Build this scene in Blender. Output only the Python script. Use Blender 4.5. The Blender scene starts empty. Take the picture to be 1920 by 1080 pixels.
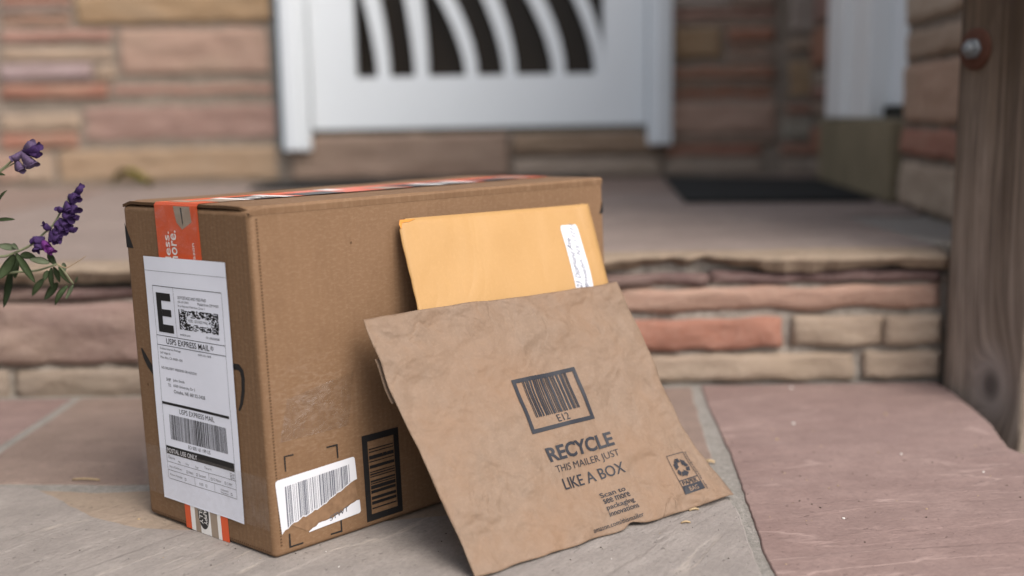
import bpy, bmesh, math, random
from mathutils import Vector, Matrix, noise

# ------------------------------------------------------------------ camera, sky, sun, exposure
scene = bpy.context.scene
COL = scene.collection
cam_d = bpy.data.cameras.new("camera")
cam = bpy.data.objects.new("camera", cam_d)
COL.objects.link(cam)
FPX, PITCH, ROLL, CAMH = 1974.5, 0.161852, -0.017366, 0.3704
cam_d.sensor_width = 36.0
cam_d.lens = FPX * 36.0 / 1920.0
cam_d.clip_start = 0.02
cam_d.clip_end = 500
cp, sp = math.cos(PITCH), math.sin(PITCH)
fwd = Vector((0, cp, -sp)); upv = Vector((0, sp, cp)); rgt = Vector((1, 0, 0))
cr, sr = math.cos(ROLL), math.sin(ROLL)
cx = cr * rgt + sr * upv
cy = -sr * rgt + cr * upv
cam.matrix_world = Matrix(((cx.x, cy.x, -fwd.x, 0), (cx.y, cy.y, -fwd.y, 0), (cx.z, cy.z, -fwd.z, CAMH), (0, 0, 0, 1)))
cam_d.dof.use_dof = True
cam_d.dof.focus_distance = 0.95
cam_d.dof.aperture_fstop = 2.1
scene.camera = cam

SUN_DIR = Vector((0.47, -0.60, 0.86)).normalized()      # towards the light
world = bpy.data.worlds.new("World")
scene.world = world
world.use_nodes = True
wn = world.node_tree
for n_ in list(wn.nodes): wn.nodes.remove(n_)
wo = wn.nodes.new("ShaderNodeOutputWorld"); wb = wn.nodes.new("ShaderNodeBackground"); ws = wn.nodes.new("ShaderNodeTexSky")
ws.sky_type = 'NISHITA'; ws.sun_disc = False
ws.sun_elevation = math.asin(SUN_DIR.z)
ws.sun_rotation = math.atan2(SUN_DIR.x, SUN_DIR.y)
ws.air_density = 1.0; ws.dust_density = 3.0; ws.ozone_density = 1.0
wb.inputs[1].default_value = 0.18
whs = wn.nodes.new("ShaderNodeHueSaturation"); whs.inputs['Saturation'].default_value = 0.45   # thin cloud greys the blue
wn.links.new(ws.outputs[0], whs.inputs['Color']); wn.links.new(whs.outputs[0], wb.inputs[0]); wn.links.new(wb.outputs[0], wo.inputs[0])
sun_d = bpy.data.lights.new("sun", 'SUN')
sun_d.energy = 1.8; sun_d.angle = math.radians(34); sun_d.color = (1.0, 0.93, 0.85)
sun = bpy.data.objects.new("sun", sun_d); COL.objects.link(sun)
sun.rotation_euler = SUN_DIR.to_track_quat('Z', 'Y').to_euler()
sun.location = (2, -2, 4)
scene.view_settings.view_transform = 'Standard'
scene.view_settings.look = 'None'
scene.view_settings.exposure = 0.64
scene.view_settings.gamma = 1.0

# ------------------------------------------------------------------ helpers
def tag(o, label=None, cat=None, group=None, kind=None):
    if label: o["label"] = label
    if cat: o["category"] = cat
    if group: o["group"] = group
    if kind: o["kind"] = kind
    return o

def empty(name, loc=(0, 0, 0)):
    o = bpy.data.objects.new(name, None); COL.objects.link(o)
    o.location = loc; o.empty_display_size = 0.05
    return o

def link_mesh(name, bm, mats, parent=None, smooth=False):
    """world-space bmesh -> object; when parented it keeps its place"""
    me = bpy.data.meshes.new(name)
    bm.to_mesh(me); bm.free()
    for m in (mats if isinstance(mats, (list, tuple)) else [mats]): me.materials.append(m)
    if smooth:
        for p in me.polygons: p.use_smooth = True
    o = bpy.data.objects.new(name, me); COL.objects.link(o)
    if parent is not None:
        o.parent = parent
        me.transform(Matrix.Translation(-Vector(parent.location)))
    return o

class NT:
    """short node-tree builder"""
    def __init__(self, name):
        self.m = bpy.data.materials.new(name); self.m.use_nodes = True
        self.t = self.m.node_tree
        for n in list(self.t.nodes): self.t.nodes.remove(n)
        self.out = self.t.nodes.new("ShaderNodeOutputMaterial")
        self.b = self.t.nodes.new("ShaderNodeBsdfPrincipled")
        self.t.links.new(self.b.outputs[0], self.out.inputs[0])
    def n(self, ty, **kw):
        x = self.t.nodes.new(ty)
        for k, v in kw.items(): setattr(x, k, v)
        return x
    def l(self, a, b): self.t.links.new(a, b)
    def coord(self, kind="Object", scale=(1, 1, 1), rot=(0, 0, 0)):
        c = self.n("ShaderNodeTexCoord"); mp = self.n("ShaderNodeMapping")
        mp.inputs["Scale"].default_value = scale; mp.inputs["Rotation"].default_value = rot
        self.l(c.outputs[kind], mp.inputs[0]); return mp.outputs[0]
    def noise(self, vec, scale, detail=4, rough=.55, dist=0):
        x = self.n("ShaderNodeTexNoise"); x.inputs["Scale"].default_value = scale
        x.inputs["Detail"].default_value = detail; x.inputs["Roughness"].default_value = rough
        x.inputs["Distortion"].default_value = dist
        if vec is not None: self.l(vec, x.inputs["Vector"])
        return x.outputs["Fac"]
    def ramp(self, fac, stops):
        r = self.n("ShaderNodeValToRGB"); e = r.color_ramp.elements
        while len(e) < len(stops): e.new(0.5)
        for k, (p, c) in enumerate(stops):
            e[k].position = p
            e[k].color = (c, c, c, 1) if isinstance(c, (int, float)) else (*c, 1)
        self.l(fac, r.inputs[0]); return r.outputs[0]
    def mix(self, fac, a, b, mode='MIX'):
        x = self.n("ShaderNodeMix", data_type='RGBA', blend_type=mode)
        for sock, v in ((x.inputs[0], fac), (x.inputs[6], a), (x.inputs[7], b)):
            if isinstance(v, (int, float)): sock.default_value = v
            elif isinstance(v, tuple): sock.default_value = (*v, 1)
            else: self.l(v, sock)
        return x.outputs[2]
    def math(self, op, a, b=None):
        x = self.n("ShaderNodeMath", operation=op)
        for k, v in enumerate((a, b)):
            if v is None: continue
            if isinstance(v, (int, float)): x.inputs[k].default_value = v
            else: self.l(v, x.inputs[k])
        return x.outputs[0]
    def color(self, c):
        if isinstance(c, tuple): self.b.inputs["Base Color"].default_value = (*c, 1)
        else: self.l(c, self.b.inputs["Base Color"])
    def rough(self, r, spec=0.3):
        if isinstance(r, (int, float)): self.b.inputs["Roughness"].default_value = r
        else: self.l(r, self.b.inputs["Roughness"])
        self.b.inputs["Specular IOR Level"].default_value = spec
    def bump(self, h, strength=.3, dist=.002):
        x = self.n("ShaderNodeBump"); x.inputs["Strength"].default_value = strength
        x.inputs["Distance"].default_value = dist
        self.l(h, x.inputs["Height"]); self.l(x.outputs[0], self.b.inputs["Normal"]); return x
    def attr(self, name):
        a = self.n("ShaderNodeAttribute"); a.attribute_name = name; return a.outputs["Color"]

# ------------------------------------------------------------------ materials
def mat_plain(name, c, r=.6, spec=.3, vary=.0, vs=40):
    t = NT(name)
    if vary:
        f = t.noise(t.coord(), vs, 5)
        t.color(t.mix(f, tuple(v * (1 - vary) for v in c), tuple(min(1, v * (1 + vary)) for v in c)))
        t.bump(f, .15, .001)
    else: t.color(c)
    t.rough(r, spec); return t.m

def mat_cardboard():
    t = NT("cardboard")
    uv = t.n("ShaderNodeTexCoord").outputs["UV"]
    def mp(sc):
        m = t.n("ShaderNodeMapping"); m.inputs["Scale"].default_value = sc; t.l(uv, m.inputs[0]); return m.outputs[0]
    flute = t.noise(mp((260, 5, 1)), 1, 3, .6)
    fib = t.noise(mp((190, 420, 1)), 1, 4, .7)
    big = t.noise(mp((9, 6, 1)), 1, 5, .6)
    blot = t.noise(mp((40, 28, 1)), 1, 5, .65)
    c = t.mix(big, (.132, .073, .037), (.208, .121, .066))
    c = t.mix(t.ramp(flute, [(.3, 0), (.75, .38)]), c, (.148, .084, .044))
    c = t.mix(t.ramp(fib, [(.48, 0), (.78, .42)]), c, (.29, .19, .118))
    c = t.mix(t.ramp(blot, [(.54, 0), (.75, .45)]), c, (.13, .07, .036))
    vm = t.n("ShaderNodeVectorMath", operation='DISTANCE'); vm.inputs[1].default_value = (1.048 * 1.0, .130, 0); t.l(uv, vm.inputs[0])
    sm = t.ramp(vm.outputs["Value"], [(.015, 1), (.055, 0)])
    sn = t.noise(mp((70, 170, 1)), 1, 4, .65, 1.2)
    c = t.mix(t.math('MULTIPLY', sm, t.ramp(sn, [(.46, 0), (.66, .32)])), c, (.33, .24, .18))
    t.color(c); t.rough(.72, .25)
    wav = t.n("ShaderNodeTexWave"); wav.inputs["Scale"].default_value = 1; wav.inputs["Distortion"].default_value = 1.0
    wav.inputs["Detail"].default_value = 2
    t.l(mp((60, .5, 1)), wav.inputs[0])
    h = t.math('ADD', t.math('MULTIPLY', wav.outputs["Fac"], .16), t.math('MULTIPLY', fib, .35))
    h = t.math('ADD', h, t.math('ADD', t.math('MULTIPLY', blot, .5), t.math('MULTIPLY', t.noise(mp((16, 13, 1)), 1, 3, .5), 1.6)))
    t.bump(h, .4, .0014); return t.m

def mat_kraft():
    t = NT("kraft_paper")
    uv = t.n("ShaderNodeTexCoord").outputs["UV"]
    def mp(sc, rot=0):
        m = t.n("ShaderNodeMapping"); m.inputs["Scale"].default_value = sc; m.inputs["Rotation"].default_value = (0, 0, rot)
        t.l(uv, m.inputs[0]); return m.outputs[0]
    fib = t.noise(mp((350, 350, 1)), 1, 4, .7)
    mot = t.noise(mp((70, 70, 1)), 1, 5, .65)
    big = t.noise(mp((11, 11, 1)), 1, 4, .6)
    c = t.mix(t.ramp(mot, [(.2, 0), (.8, 1)]), (.160, .108, .073), (.214, .148, .104))
    c = t.mix(t.ramp(fib, [(.5, 0), (.85, .4)]), c, (.31, .215, .148))
    c = t.mix(t.ramp(big, [(.42, 0), (.68, .6)]), c, (.205, .122, .072))
    # thin dark crease lines and wide soft creases
    n1 = t.noise(mp((13, 19, 1), .5), 1, 3.0, .5, .7)
    ridge = t.math('ABSOLUTE', t.math('SUBTRACT', n1, .5))
    crease = t.ramp(ridge, [(.0, 1), (.035, 0)])
    n2 = t.noise(mp((34, 26, 1), -.4), 1, 3, .5, .6)
    ridge2 = t.math('ABSOLUTE', t.math('SUBTRACT', n2, .5))
    mask = t.ramp(t.noise(mp((11, 8, 1), 1.3), 1, 2), [(.50, 0), (.64, 1)])
    c = t.mix(t.math('MULTIPLY', t.math('MULTIPLY', crease, mask), .16), c, (.2, .115, .06))
    t.color(c); t.rough(.62, .25)
    soft = t.noise(mp((26, 30, 1), .2), 1, 2, .45, .5)
    med = t.noise(mp((60, 52, 1), -.3), 1, 2, .5, .4)
    groove = t.ramp(ridge, [(.0, 0), (.05, 1)])
    groove2 = t.ramp(ridge2, [(.0, 0), (.06, 1)])
    mask2 = t.ramp(t.noise(mp((7, 9, 1), 2.0), 1, 2), [(.50, 0), (.62, 1)])
    h = t.math('ADD', t.math('MULTIPLY', soft, 1.25), t.math('MULTIPLY', med, .42))
    h = t.math('ADD', h, t.math('MULTIPLY', t.math('MULTIPLY', groove, mask), .11))
    h = t.math('ADD', h, t.math('MULTIPLY', t.math('MULTIPLY', groove2, mask2), .10))
    h = t.math('ADD', h, t.math('MULTIPLY', fib, .05))
    t.bump(h, .9, .0075); return t.m

def mat_manila():
    t = NT("manila_paper")
    uv = t.n("ShaderNodeTexCoord").outputs["UV"]
    def mp(sc, rot=0):
        m = t.n("ShaderNodeMapping"); m.inputs["Scale"].default_value = sc; m.inputs["Rotation"].default_value = (0, 0, rot)
        t.l(uv, m.inputs[0]); return m.outputs[0]
    big = t.noise(mp((14, 9, 1), .3), 1, 4, .5)
    fib = t.noise(mp((260, 260, 1)), 1, 4, .7)
    c = t.mix(big, (.36, .202, .070), (.42, .250, .104))
    c = t.mix(t.ramp(fib, [(.5, 0), (.9, .2)]), c, (.56, .34, .15))
    t.color(c); t.rough(.55, .3)
    n1 = t.noise(mp((13, 6, 1), .7), 1, 2, .5, .7)
    ridge = t.math('ABSOLUTE', t.math('SUBTRACT', n1, .5))
    h = t.math('ADD', t.math('MULTIPLY', ridge, 1.0), t.math('MULTIPLY', fib, .04))
    t.bump(h, .9, .007); return t.m

def mat_paper(name, c):
    t = NT(name)
    f = t.noise(t.coord(), 120, 4)
    t.color(t.mix(f, tuple(v * .95 for v in c), c)); t.rough(.5, .35); t.bump(f, .08, .0006); return t.m

def mat_ink(name, c, worn=0.0, scale=300, rough=.5):
    t = NT(name)
    t.color(c); t.rough(rough, .3)
    if worn:
        f = t.noise(t.coord(), scale, 5, .7)
        g = t.noise(t.coord(), scale * .12, 3, .6)
        a = t.ramp(t.math('ADD', t.math('MULTIPLY', f, .6), t.math('MULTIPLY', g, .4)), [(worn - .06, 0), (worn, 1)])
        t.l(a, t.b.inputs["Alpha"])
    return t.m

def mat_film(name, rough=.15, amount=.10, wrinkle=60, tint=(1, 1, 1)):
    t = NT(name)
    tr = t.n("ShaderNodeBsdfTransparent"); gl = t.n("ShaderNodeBsdfGlossy"); mx = t.n("ShaderNodeMixShader")
    tr.inputs[0].default_value = (*tint, 1)
    gl.inputs["Roughness"].default_value = rough
    n1 = t.noise(t.coord(), wrinkle, 5, .6, 1.2)
    bp = t.n("ShaderNodeBump"); bp.inputs["Strength"].default_value = .5; bp.inputs["Distance"].default_value = .004
    t.l(n1, bp.inputs["Height"]); t.l(bp.outputs[0], gl.inputs["Normal"])
    f = t.ramp(n1, [(.3, amount * .4), (.7, amount * 1.6)])
    t.l(f, mx.inputs[0]); t.l(tr.outputs[0], mx.inputs[1]); t.l(gl.outputs[0], mx.inputs[2])
    t.l(mx.outputs[0], t.out.inputs[0]); return t.m

def mat_wallstone(name="wall_stone", bump=.6, sc=1.0):
    t = NT(name)
    base = t.attr("Col")
    v = t.coord("Object", (1 * sc, 1 * sc, 2.2 * sc))
    big = t.noise(v, 7, 5, .6); fine = t.noise(v, 60, 5, .7)
    c = t.mix(t.ramp(big, [(.3, .55), (.7, 0)]), base, t.mix(1.0, base, (.72, .68, .66), 'MULTIPLY'))
    c = t.mix(t.ramp(fine, [(.45, 0), (.8, .35)]), c, t.mix(.5, base, (.5, .45, .4)))
    lay = t.noise(t.coord('Object', (3 * sc, 3 * sc, 46 * sc)), 1, 5, .65, .4)
    c = t.mix(t.ramp(lay, [(.5, 0), (.72, .5)]), c, t.mix(1.0, base, (.66, .60, .58), 'MULTIPLY'))
    hue = t.noise(t.coord('Object', (4, 4, 9)), 1, 3)
    c = t.mix(t.ramp(hue, [(.5, 0), (.75, .4)]), c, (.30, .235, .17))
    t.color(c); t.rough(.85, .15)
    t.bump(t.math('ADD', t.math('MULTIPLY', big, .8), t.math('MULTIPLY', fine, .35)), bump, .008); return t.m

def mat_mortar(name, c, sc=90):
    t = NT(name)
    f = t.noise(t.coord(), sc, 6, .75); g = t.noise(t.coord(), sc * .12, 4, .6)
    k = t.mix(t.ramp(f, [(.35, 0), (.65, 1)]), tuple(v * .6 for v in c), tuple(v * 1.2 for v in c))
    t.color(t.mix(t.ramp(g, [(.35, 0), (.7, .6)]), k, tuple(v * .65 for v in c))); t.rough(.95, .1)
    t.bump(f, .8, .004); return t.m

def mat_flag(name, c1, c2, c3, angle, streak=.5, line=.45, line_col=(.42, .31, .27), lw=.012):
    """cleft sandstone: cloudy tone, stretched bands along the bedding, pale broken cleft lines"""
    t = NT(name)
    o = t.coord("Object", (1, 1, 1), (0, 0, -angle))
    def mp(sc):
        m = t.n("ShaderNodeMapping"); m.inputs["Scale"].default_value = sc; t.l(o, m.inputs[0]); return m.outputs[0]
    cloud = t.noise(mp((5, 7, 5)), 1, 5, .6)
    band = t.noise(mp((5, 24, 5)), 1, 6, .66, .9)
    mott = t.noise(mp((26, 34, 26)), 1, 5, .7)
    fine = t.noise(mp((180, 260, 180)), 1, 5, .75)
    speck = t.noise(mp((55, 75, 55)), 1, 4, .7)
    c = t.mix(t.ramp(cloud, [(.3, 0), (.7, 1)]), c1, c2)
    c = t.mix(t.ramp(band, [(.38, 0), (.68, streak)]), c, c3)
    c = t.mix(t.ramp(mott, [(.42, .38), (.60, 0)]), c, tuple(v * .74 for v in c1))
    c = t.mix(t.ramp(fine, [(.35, .38), (.6, 0)]), c, tuple(v * .6 for v in c1))
    c = t.mix(t.ramp(speck, [(.62, 0), (.74, .35)]), c, tuple(v * .62 for v in c1))
    ln = t.noise(mp((2.6, 13, 2.6)), 1, 6, .52, .25)
    rid = t.math('ABSOLUTE', t.math('SUBTRACT', ln, .5))
    lines = t.ramp(rid, [(.0, 1), (lw, 0)])
    br = t.ramp(t.noise(mp((8, 8, 8)), 1, 3), [(.45, 0), (.6, 1)])
    lf = t.math('MULTIPLY', t.math('MULTIPLY', lines, br), line)
    c = t.mix(lf, c, line_col)
    pit = t.ramp(t.noise(mp((120, 150, 120)), 1, 3, .6), [(.64, 0), (.72, 1)])
    c = t.mix(t.math('MULTIPLY', pit, .5), c, tuple(v * .45 for v in c1))
    t.color(c); t.rough(.85, .18)
    step = t.ramp(ln, [(.485, 0), (.515, 1)])
    h = t.math('ADD', t.math('MULTIPLY', band, .65), t.math('MULTIPLY', fine, .30))
    h = t.math('ADD', h, t.math('MULTIPLY', step, .25))
    h = t.math('ADD', h, t.math('MULTIPLY', t.math('ADD', speck, mott), .22))
    h = t.math('SUBTRACT', h, t.math('MULTIPLY', pit, .35))
    t.bump(h, .65, .004); return t.m

def mat_timber():
    t = NT("weathered_timber")
    c = t.n("ShaderNodeTexCoord").outputs["Object"]
    sep = t.n("ShaderNodeSeparateXYZ"); t.l(c, sep.inputs[0])
    X, Y, Z = sep.outputs
    kx = t.math('ADD', Y, .088); kz = t.math('SUBTRACT', Z, .160)
    r2 = t.math('ADD', t.math('MULTIPLY', kx, kx), t.math('MULTIPLY', t.math('MULTIPLY', kz, kz), .55))
    onf = t.math('LESS_THAN', X, .004)
    g = t.math('MULTIPLY', t.math('DIVIDE', .0006, t.math('ADD', r2, .0006)), onf)
    gx = t.math('MULTIPLY', Y, t.math('SUBTRACT', 1.0, t.math('MULTIPLY', g, .9)))
    gx = t.math('SUBTRACT', gx, t.math('MULTIPLY', g, .012))
    cmb = t.n("ShaderNodeCombineXYZ"); t.l(X, cmb.inputs[0]); t.l(gx, cmb.inputs[1]); t.l(Z, cmb.inputs[2])
    def mp(sc):
        m = t.n("ShaderNodeMapping"); m.inputs["Scale"].default_value = sc; t.l(cmb.outputs[0], m.inputs[0]); return m.outputs[0]
    g1 = t.noise(mp((60, 60, 2.2)), 1, 5, .65, .6)
    g2 = t.noise(mp((260, 260, 7)), 1, 4, .7, .4)
    big = t.noise(mp((12, 12, 2.5)), 1, 4, .6, .5)
    zz = t.ramp(t.math('ADD', t.math('MULTIPLY', Z, 1.1), t.math('MULTIPLY', big, .55)), [(.38, 1), (.95, 0)])
    dark = t.mix(t.ramp(g1, [(.32, 0), (.68, 1)]), (.050, .033, .020), (.145, .100, .066))
    pale = t.mix(t.ramp(g1, [(.32, 0), (.68, 1)]), (.20, .155, .120), (.42, .345, .285))
    k = t.mix(zz, dark, pale)
    k = t.mix(t.ramp(g2, [(.46, 0), (.66, .7)]), k, (.050, .036, .028))
    ring = t.n("ShaderNodeMath", operation='SINE'); t.l(t.math('MULTIPLY', t.math('SQRT', r2), 1500), ring.inputs[0])
    kn = t.math('MULTIPLY', t.ramp(t.math('SQRT', r2), [(.0, .9), (.009, .8), (.019, 0)]), onf)
    halo = t.math('MULTIPLY', t.ramp(t.math('SQRT', r2), [(.016, 1), (.048, 0)]), onf)
    k = t.mix(t.math('MULTIPLY', halo, .55), k, (.33, .29, .27))
    kc = t.mix(t.math('MULTIPLY', t.math('ADD', ring.outputs[0], 1), .5), (.045, .038, .034), (.12, .10, .09))
    k = t.mix(kn, k, kc)
    t.color(k); t.rough(.85, .15)
    t.bump(t.math('ADD', g1, t.math('MULTIPLY', g2, .5)), .5, .003); return t.m

M = {}
M['card'] = mat_cardboard()
M['torn'] = mat_plain("torn_liner", (.20, .120, .070), .9, .1, .45, 160)
M['card_dark'] = mat_plain("cardboard_edge", (.085, .048, .026), .85, .1, .3, 300)
M['kraft'] = mat_kraft()
M['manila'] = mat_manila()
M['manila_edge'] = mat_plain("manila_worn_corner", (.50, .20, .035), .6, .2, .25, 200)
M['paper'] = mat_paper("label_paper", (.74, .76, .85))
M['sticker'] = mat_paper("sticker_paper", (.60, .60, .63))
M['ink'] = mat_ink("black_ink", (.012, .012, .013))
M['ink_grey'] = mat_ink("grey_ink", (.10, .10, .11))
M['ink_worn'] = mat_ink("worn_black_ink", (.014, .013, .013), .40, 420)
M['ink_faint'] = mat_ink("thermal_ink", (.13, .135, .16), .36, 500)
M['ink_mailer'] = mat_ink("mailer_ink", (.016, .0165, .022), .22, 700)
M['pen'] = mat_ink("pen_ink", (.13, .14, .19))
M['orange'] = mat_plain("orange_tape", (.62, .085, .022), .32, .45, .12, 60)
M['tape_white'] = mat_plain("white_tape_print", (.74, .72, .70), .35, .4, .06, 60)
M['tape_tan'] = mat_plain("tan_tape_print", (.30, .235, .18), .4, .4, .1, 60)
M['tape_black'] = mat_plain("black_tape_print", (.02, .02, .022), .35, .4)
M['film'] = mat_film("clear_film", .22, .10, 70)
M['film_soft'] = mat_film("clear_tape_film", .30, .055, 30, (.96, .94, .93))
M['stone'] = mat_wallstone("wall_stone", .6)
M['riser_stone'] = mat_wallstone("riser_stone", 1.0, 1.8)
M['mortar'] = mat_mortar("wall_mortar", (.25, .205, .165), 60)
M['joint'] = mat_mortar("paving_mortar", (.32, .295, .265), 260)
M['riser_mortar'] = mat_mortar("riser_mortar", (.36, .315, .27), 160)
M['flag_red'] = mat_flag("red_flagstone", (.222, .150, .134), (.292, .208, .184), (.190, .134, .122), math.radians(7), .45, .50, (.43, .32, .285))
M['flag_grey'] = mat_flag("grey_flagstone", (.252, .222, .203), (.318, .284, .258), (.200, .172, .156), math.radians(52), .40, .40, (.45, .39, .33))
M['flag_tan'] = mat_flag("tan_flagstone", (.29, .225, .17), (.34, .27, .21), (.25, .19, .15), math.radians(40), .4, .3, (.42, .34, .27))
M['flag_brown'] = mat_flag("brown_flagstone", (.215, .158, .13), (.275, .205, .17), (.19, .135, .115), math.radians(12), .5, .35, (.36, .28, .23))
M['flag_porch'] = mat_flag("porch_flagstone", (.225, .178, .155), (.285, .230, .200), (.195, .150, .135), math.radians(5), .45, .3, (.36, .30, .25))
M['lip'] = mat_flag("broken_stone_edge", (.26, .195, .14), (.36, .285, .215), (.14, .10, .07), math.radians(3), .6, .3, (.45, .37, .29))
M['timber'] = mat_timber()
M['white'] = mat_plain("white_paint", (.66, .69, .71), .42, .4, .04, 5)
M['white2'] = mat_plain("side_white_paint", (.70, .70, .69), .5, .35, .05, 5)
M['gap_shade'] = mat_plain("blue_grey_gap_shade", (.055, .085, .10), .6)
M['pane'] = mat_plain("dark_pane", (.020, .015, .011), .35, .15)
M['gap'] = mat_plain("dark_strip", (.03, .03, .025), .8, .1)
M['mat'] = mat_plain("black_doormat", (.024, .0245, .024), .95, .1, .4, 90)
M['concrete'] = mat_plain("mossy_concrete", (.20, .165, .108), .9, .1, .35, 9)
M['soil'] = mat_mortar("soil", (.045, .034, .025), 60)
M['rust'] = mat_plain("rusty_iron", (.075, .03, .018), .8, .2, .5, 200)
M['zinc'] = mat_plain("zinc_bolt", (.15, .16, .165), .62, .5, .3, 300)
M['zinc'].node_tree.nodes["Principled BSDF"].inputs["Metallic"].default_value = .35
M['purple'] = mat_plain("purple_petal", (.036, .016, .066), .75, .2, .55, 500)
M['mauve'] = mat_plain("faded_mauve_petal", (.085, .058, .108), .85, .15, .5, 600)
M['magenta'] = mat_plain("magenta_petal", (.10, .020, .125), .75, .2, .4, 500)
def mat_leaf(name, a, b):
    t = NT(name)
    f = t.noise(t.coord(), 160, 4); t.color(t.mix(f, a, b)); t.rough(.65, .25)
    t.bump(t.noise(t.coord(), 500, 4), .4, .0006); return t.m
M['leaf0'] = mat_leaf("green_leaf", (.045, .070, .030), (.085, .115, .052))
M['leaf1'] = mat_leaf("pale_leaf_underside", (.13, .165, .095), (.19, .22, .14))
M['leaf2'] = mat_leaf("dark_leaf", (.028, .045, .020), (.055, .078, .034))
M['stem'] = mat_plain("green_stem", (.16, .17, .10), .7, .2, .3, 300)
M['twig'] = mat_plain("dry_twig", (.28, .20, .13), .8, .1, .3, 300)
M['dryleaf'] = mat_plain("yellow_leaf", (.20, .18, .02), .6, .2, .3, 60)
M['chip'] = mat_plain("dry_chip", (.34, .25, .15), .8, .1, .4, 300)
M['fleck'] = mat_plain("pale_fleck", (.62, .60, .56), .8, .1)

# ------------------------------------------------------------------ small geometry helpers
def quad(bm, ps, mi=0):
    vs = [bm.verts.new(p) for p in ps]
    f = bm.faces.new(vs); f.material_index = mi; return f

def box_bm(bm, x0, x1, y0, y1, z0, z1, mi=0, fr=None):
    """axis box in a frame fr(a,b,c)->world; default is plain xyz"""
    fr = fr or (lambda a, b, c: Vector((a, b, c)))
    v = [bm.verts.new(fr(a, b, c)) for c in (z0, z1) for b in (y0, y1) for a in (x0, x1)]
    fs = [(0, 2, 3, 1), (4, 5, 7, 6), (0, 1, 5, 4), (2, 6, 7, 3), (0, 4, 6, 2), (1, 3, 7, 5)]
    out = []
    for f in fs:
        q = bm.faces.new([v[i] for i in f]); q.material_index = mi; out.append(q)
    return v, out

def bevel_all(bm, off, seg=2):
    bmesh.ops.recalc_face_normals(bm, faces=bm.faces[:])
    bmesh.ops.bevel(bm, geom=bm.edges[:], offset=off, segments=seg, profile=.5, affect='EDGES')

def tube(bm, pts, r0, r1, seg=7, mi=0):
    pts = [Vector(p) for p in pts]
    # Catmull-Rom refine
    fine = []
    for i in range(len(pts) - 1):
        p0 = pts[max(0, i - 1)]; p1 = pts[i]; p2 = pts[i + 1]; p3 = pts[min(len(pts) - 1, i + 2)]
        for k in range(5):
            t = k / 5
            fine.append(.5 * ((2 * p1) + (p2 - p0) * t + (2 * p0 - 5 * p1 + 4 * p2 - p3) * t * t + (3 * p1 - p0 - 3 * p2 + p3) * t ** 3))
    fine.append(pts[-1])
    rings = []
    for i, p in enumerate(fine):
        d = (fine[min(i + 1, len(fine) - 1)] - fine[max(i - 1, 0)]).normalized()
        a = d.orthogonal().normalized() if abs(d.y) > .95 else d.cross(Vector((0, 1, 0))).normalized()
        b = d.cross(a)
        r = r0 + (r1 - r0) * i / (len(fine) - 1)
        rings.append([bm.verts.new(p + (a * math.cos(2 * math.pi * k / seg) + b * math.sin(2 * math.pi * k / seg)) * r) for k in range(seg)])
    for i in range(len(rings) - 1):
        for k in range(seg):
            f = bm.faces.new((rings[i][k], rings[i][(k + 1) % seg], rings[i + 1][(k + 1) % seg], rings[i + 1][k])); f.material_index = mi; f.smooth = True
    for rr in (rings[0][::-1], rings[-1]):
        f = bm.faces.new(rr); f.material_index = mi

_txt = {}
def text_mesh(s, bold=0.0):
    key = (s, bold)
    if key not in _txt:
        cu = bpy.data.curves.new("lettering", 'FONT'); cu.body = s; cu.size = 1; cu.resolution_u = 3
        cu.offset = bold; cu.fill_mode = 'FRONT'
        o = bpy.data.objects.new("lettering", cu); COL.objects.link(o)
        dg = bpy.context.evaluated_depsgraph_get(); dg.update()
        me = o.evaluated_get(dg).to_mesh()
        vs = [(v.co.x, v.co.y) for v in me.vertices]; fs = [tuple(p.vertices) for p in me.polygons]
        o.evaluated_get(dg).to_mesh_clear()
        bpy.data.objects.remove(o); bpy.data.curves.remove(cu)
        xs = [v[0] for v in vs]; ys = [v[1] for v in vs]
        x0, x1, y0, y1 = min(xs), max(xs), min(ys), max(ys)
        _txt[key] = ([((x - x0) / (x1 - x0), (y - y0) / (y1 - y0)) for x, y in vs], fs)
    return _txt[key]

def ink_text(bm, mp, s, bx, mi, bold=0.0, rot=0, off=0.0, shear=0.0):
    """lettering fitted to bx=(x0,y0,x1,y1) on the surface mp(x,y,off)"""
    vs, fs = text_mesh(s, bold)
    x0, y0, x1, y1 = bx
    ve = []
    for a, b in vs:
        a2 = a + shear * b
        if rot == 0: x, y = x0 + a2 * (x1 - x0), y0 + b * (y1 - y0)
        elif rot == 90: x, y = x1 - b * (x1 - x0), y0 + a2 * (y1 - y0)
        else: x, y = x0 + b * (x1 - x0), y1 - a2 * (y1 - y0)
        ve.append(bm.verts.new(mp(x, y, off)))
    for f in fs:
        try:
            q = bm.faces.new([ve[i] for i in f]); q.material_index = mi
        except ValueError: pass

def ink_poly(bm, mp, pts, mi, off=0.0):
    f = bm.faces.new([bm.verts.new(mp(x, y, off)) for x, y in pts]); f.material_index = mi; return f

def ink_rect(bm, mp, x0, y0, x1, y1, mi, off=0.0, step=None):
    nx = max(1, int(abs(x1 - x0) / step)) if step else 1
    ny = max(1, int(abs(y1 - y0) / step)) if step else 1
    g = [[bm.verts.new(mp(x0 + (x1 - x0) * i / nx, y0 + (y1 - y0) * j / ny, off)) for j in range(ny + 1)] for i in range(nx + 1)]
    for i in range(nx):
        for j in range(ny):
            f = bm.faces.new((g[i][j], g[i + 1][j], g[i + 1][j + 1], g[i][j + 1])); f.material_index = mi

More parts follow.
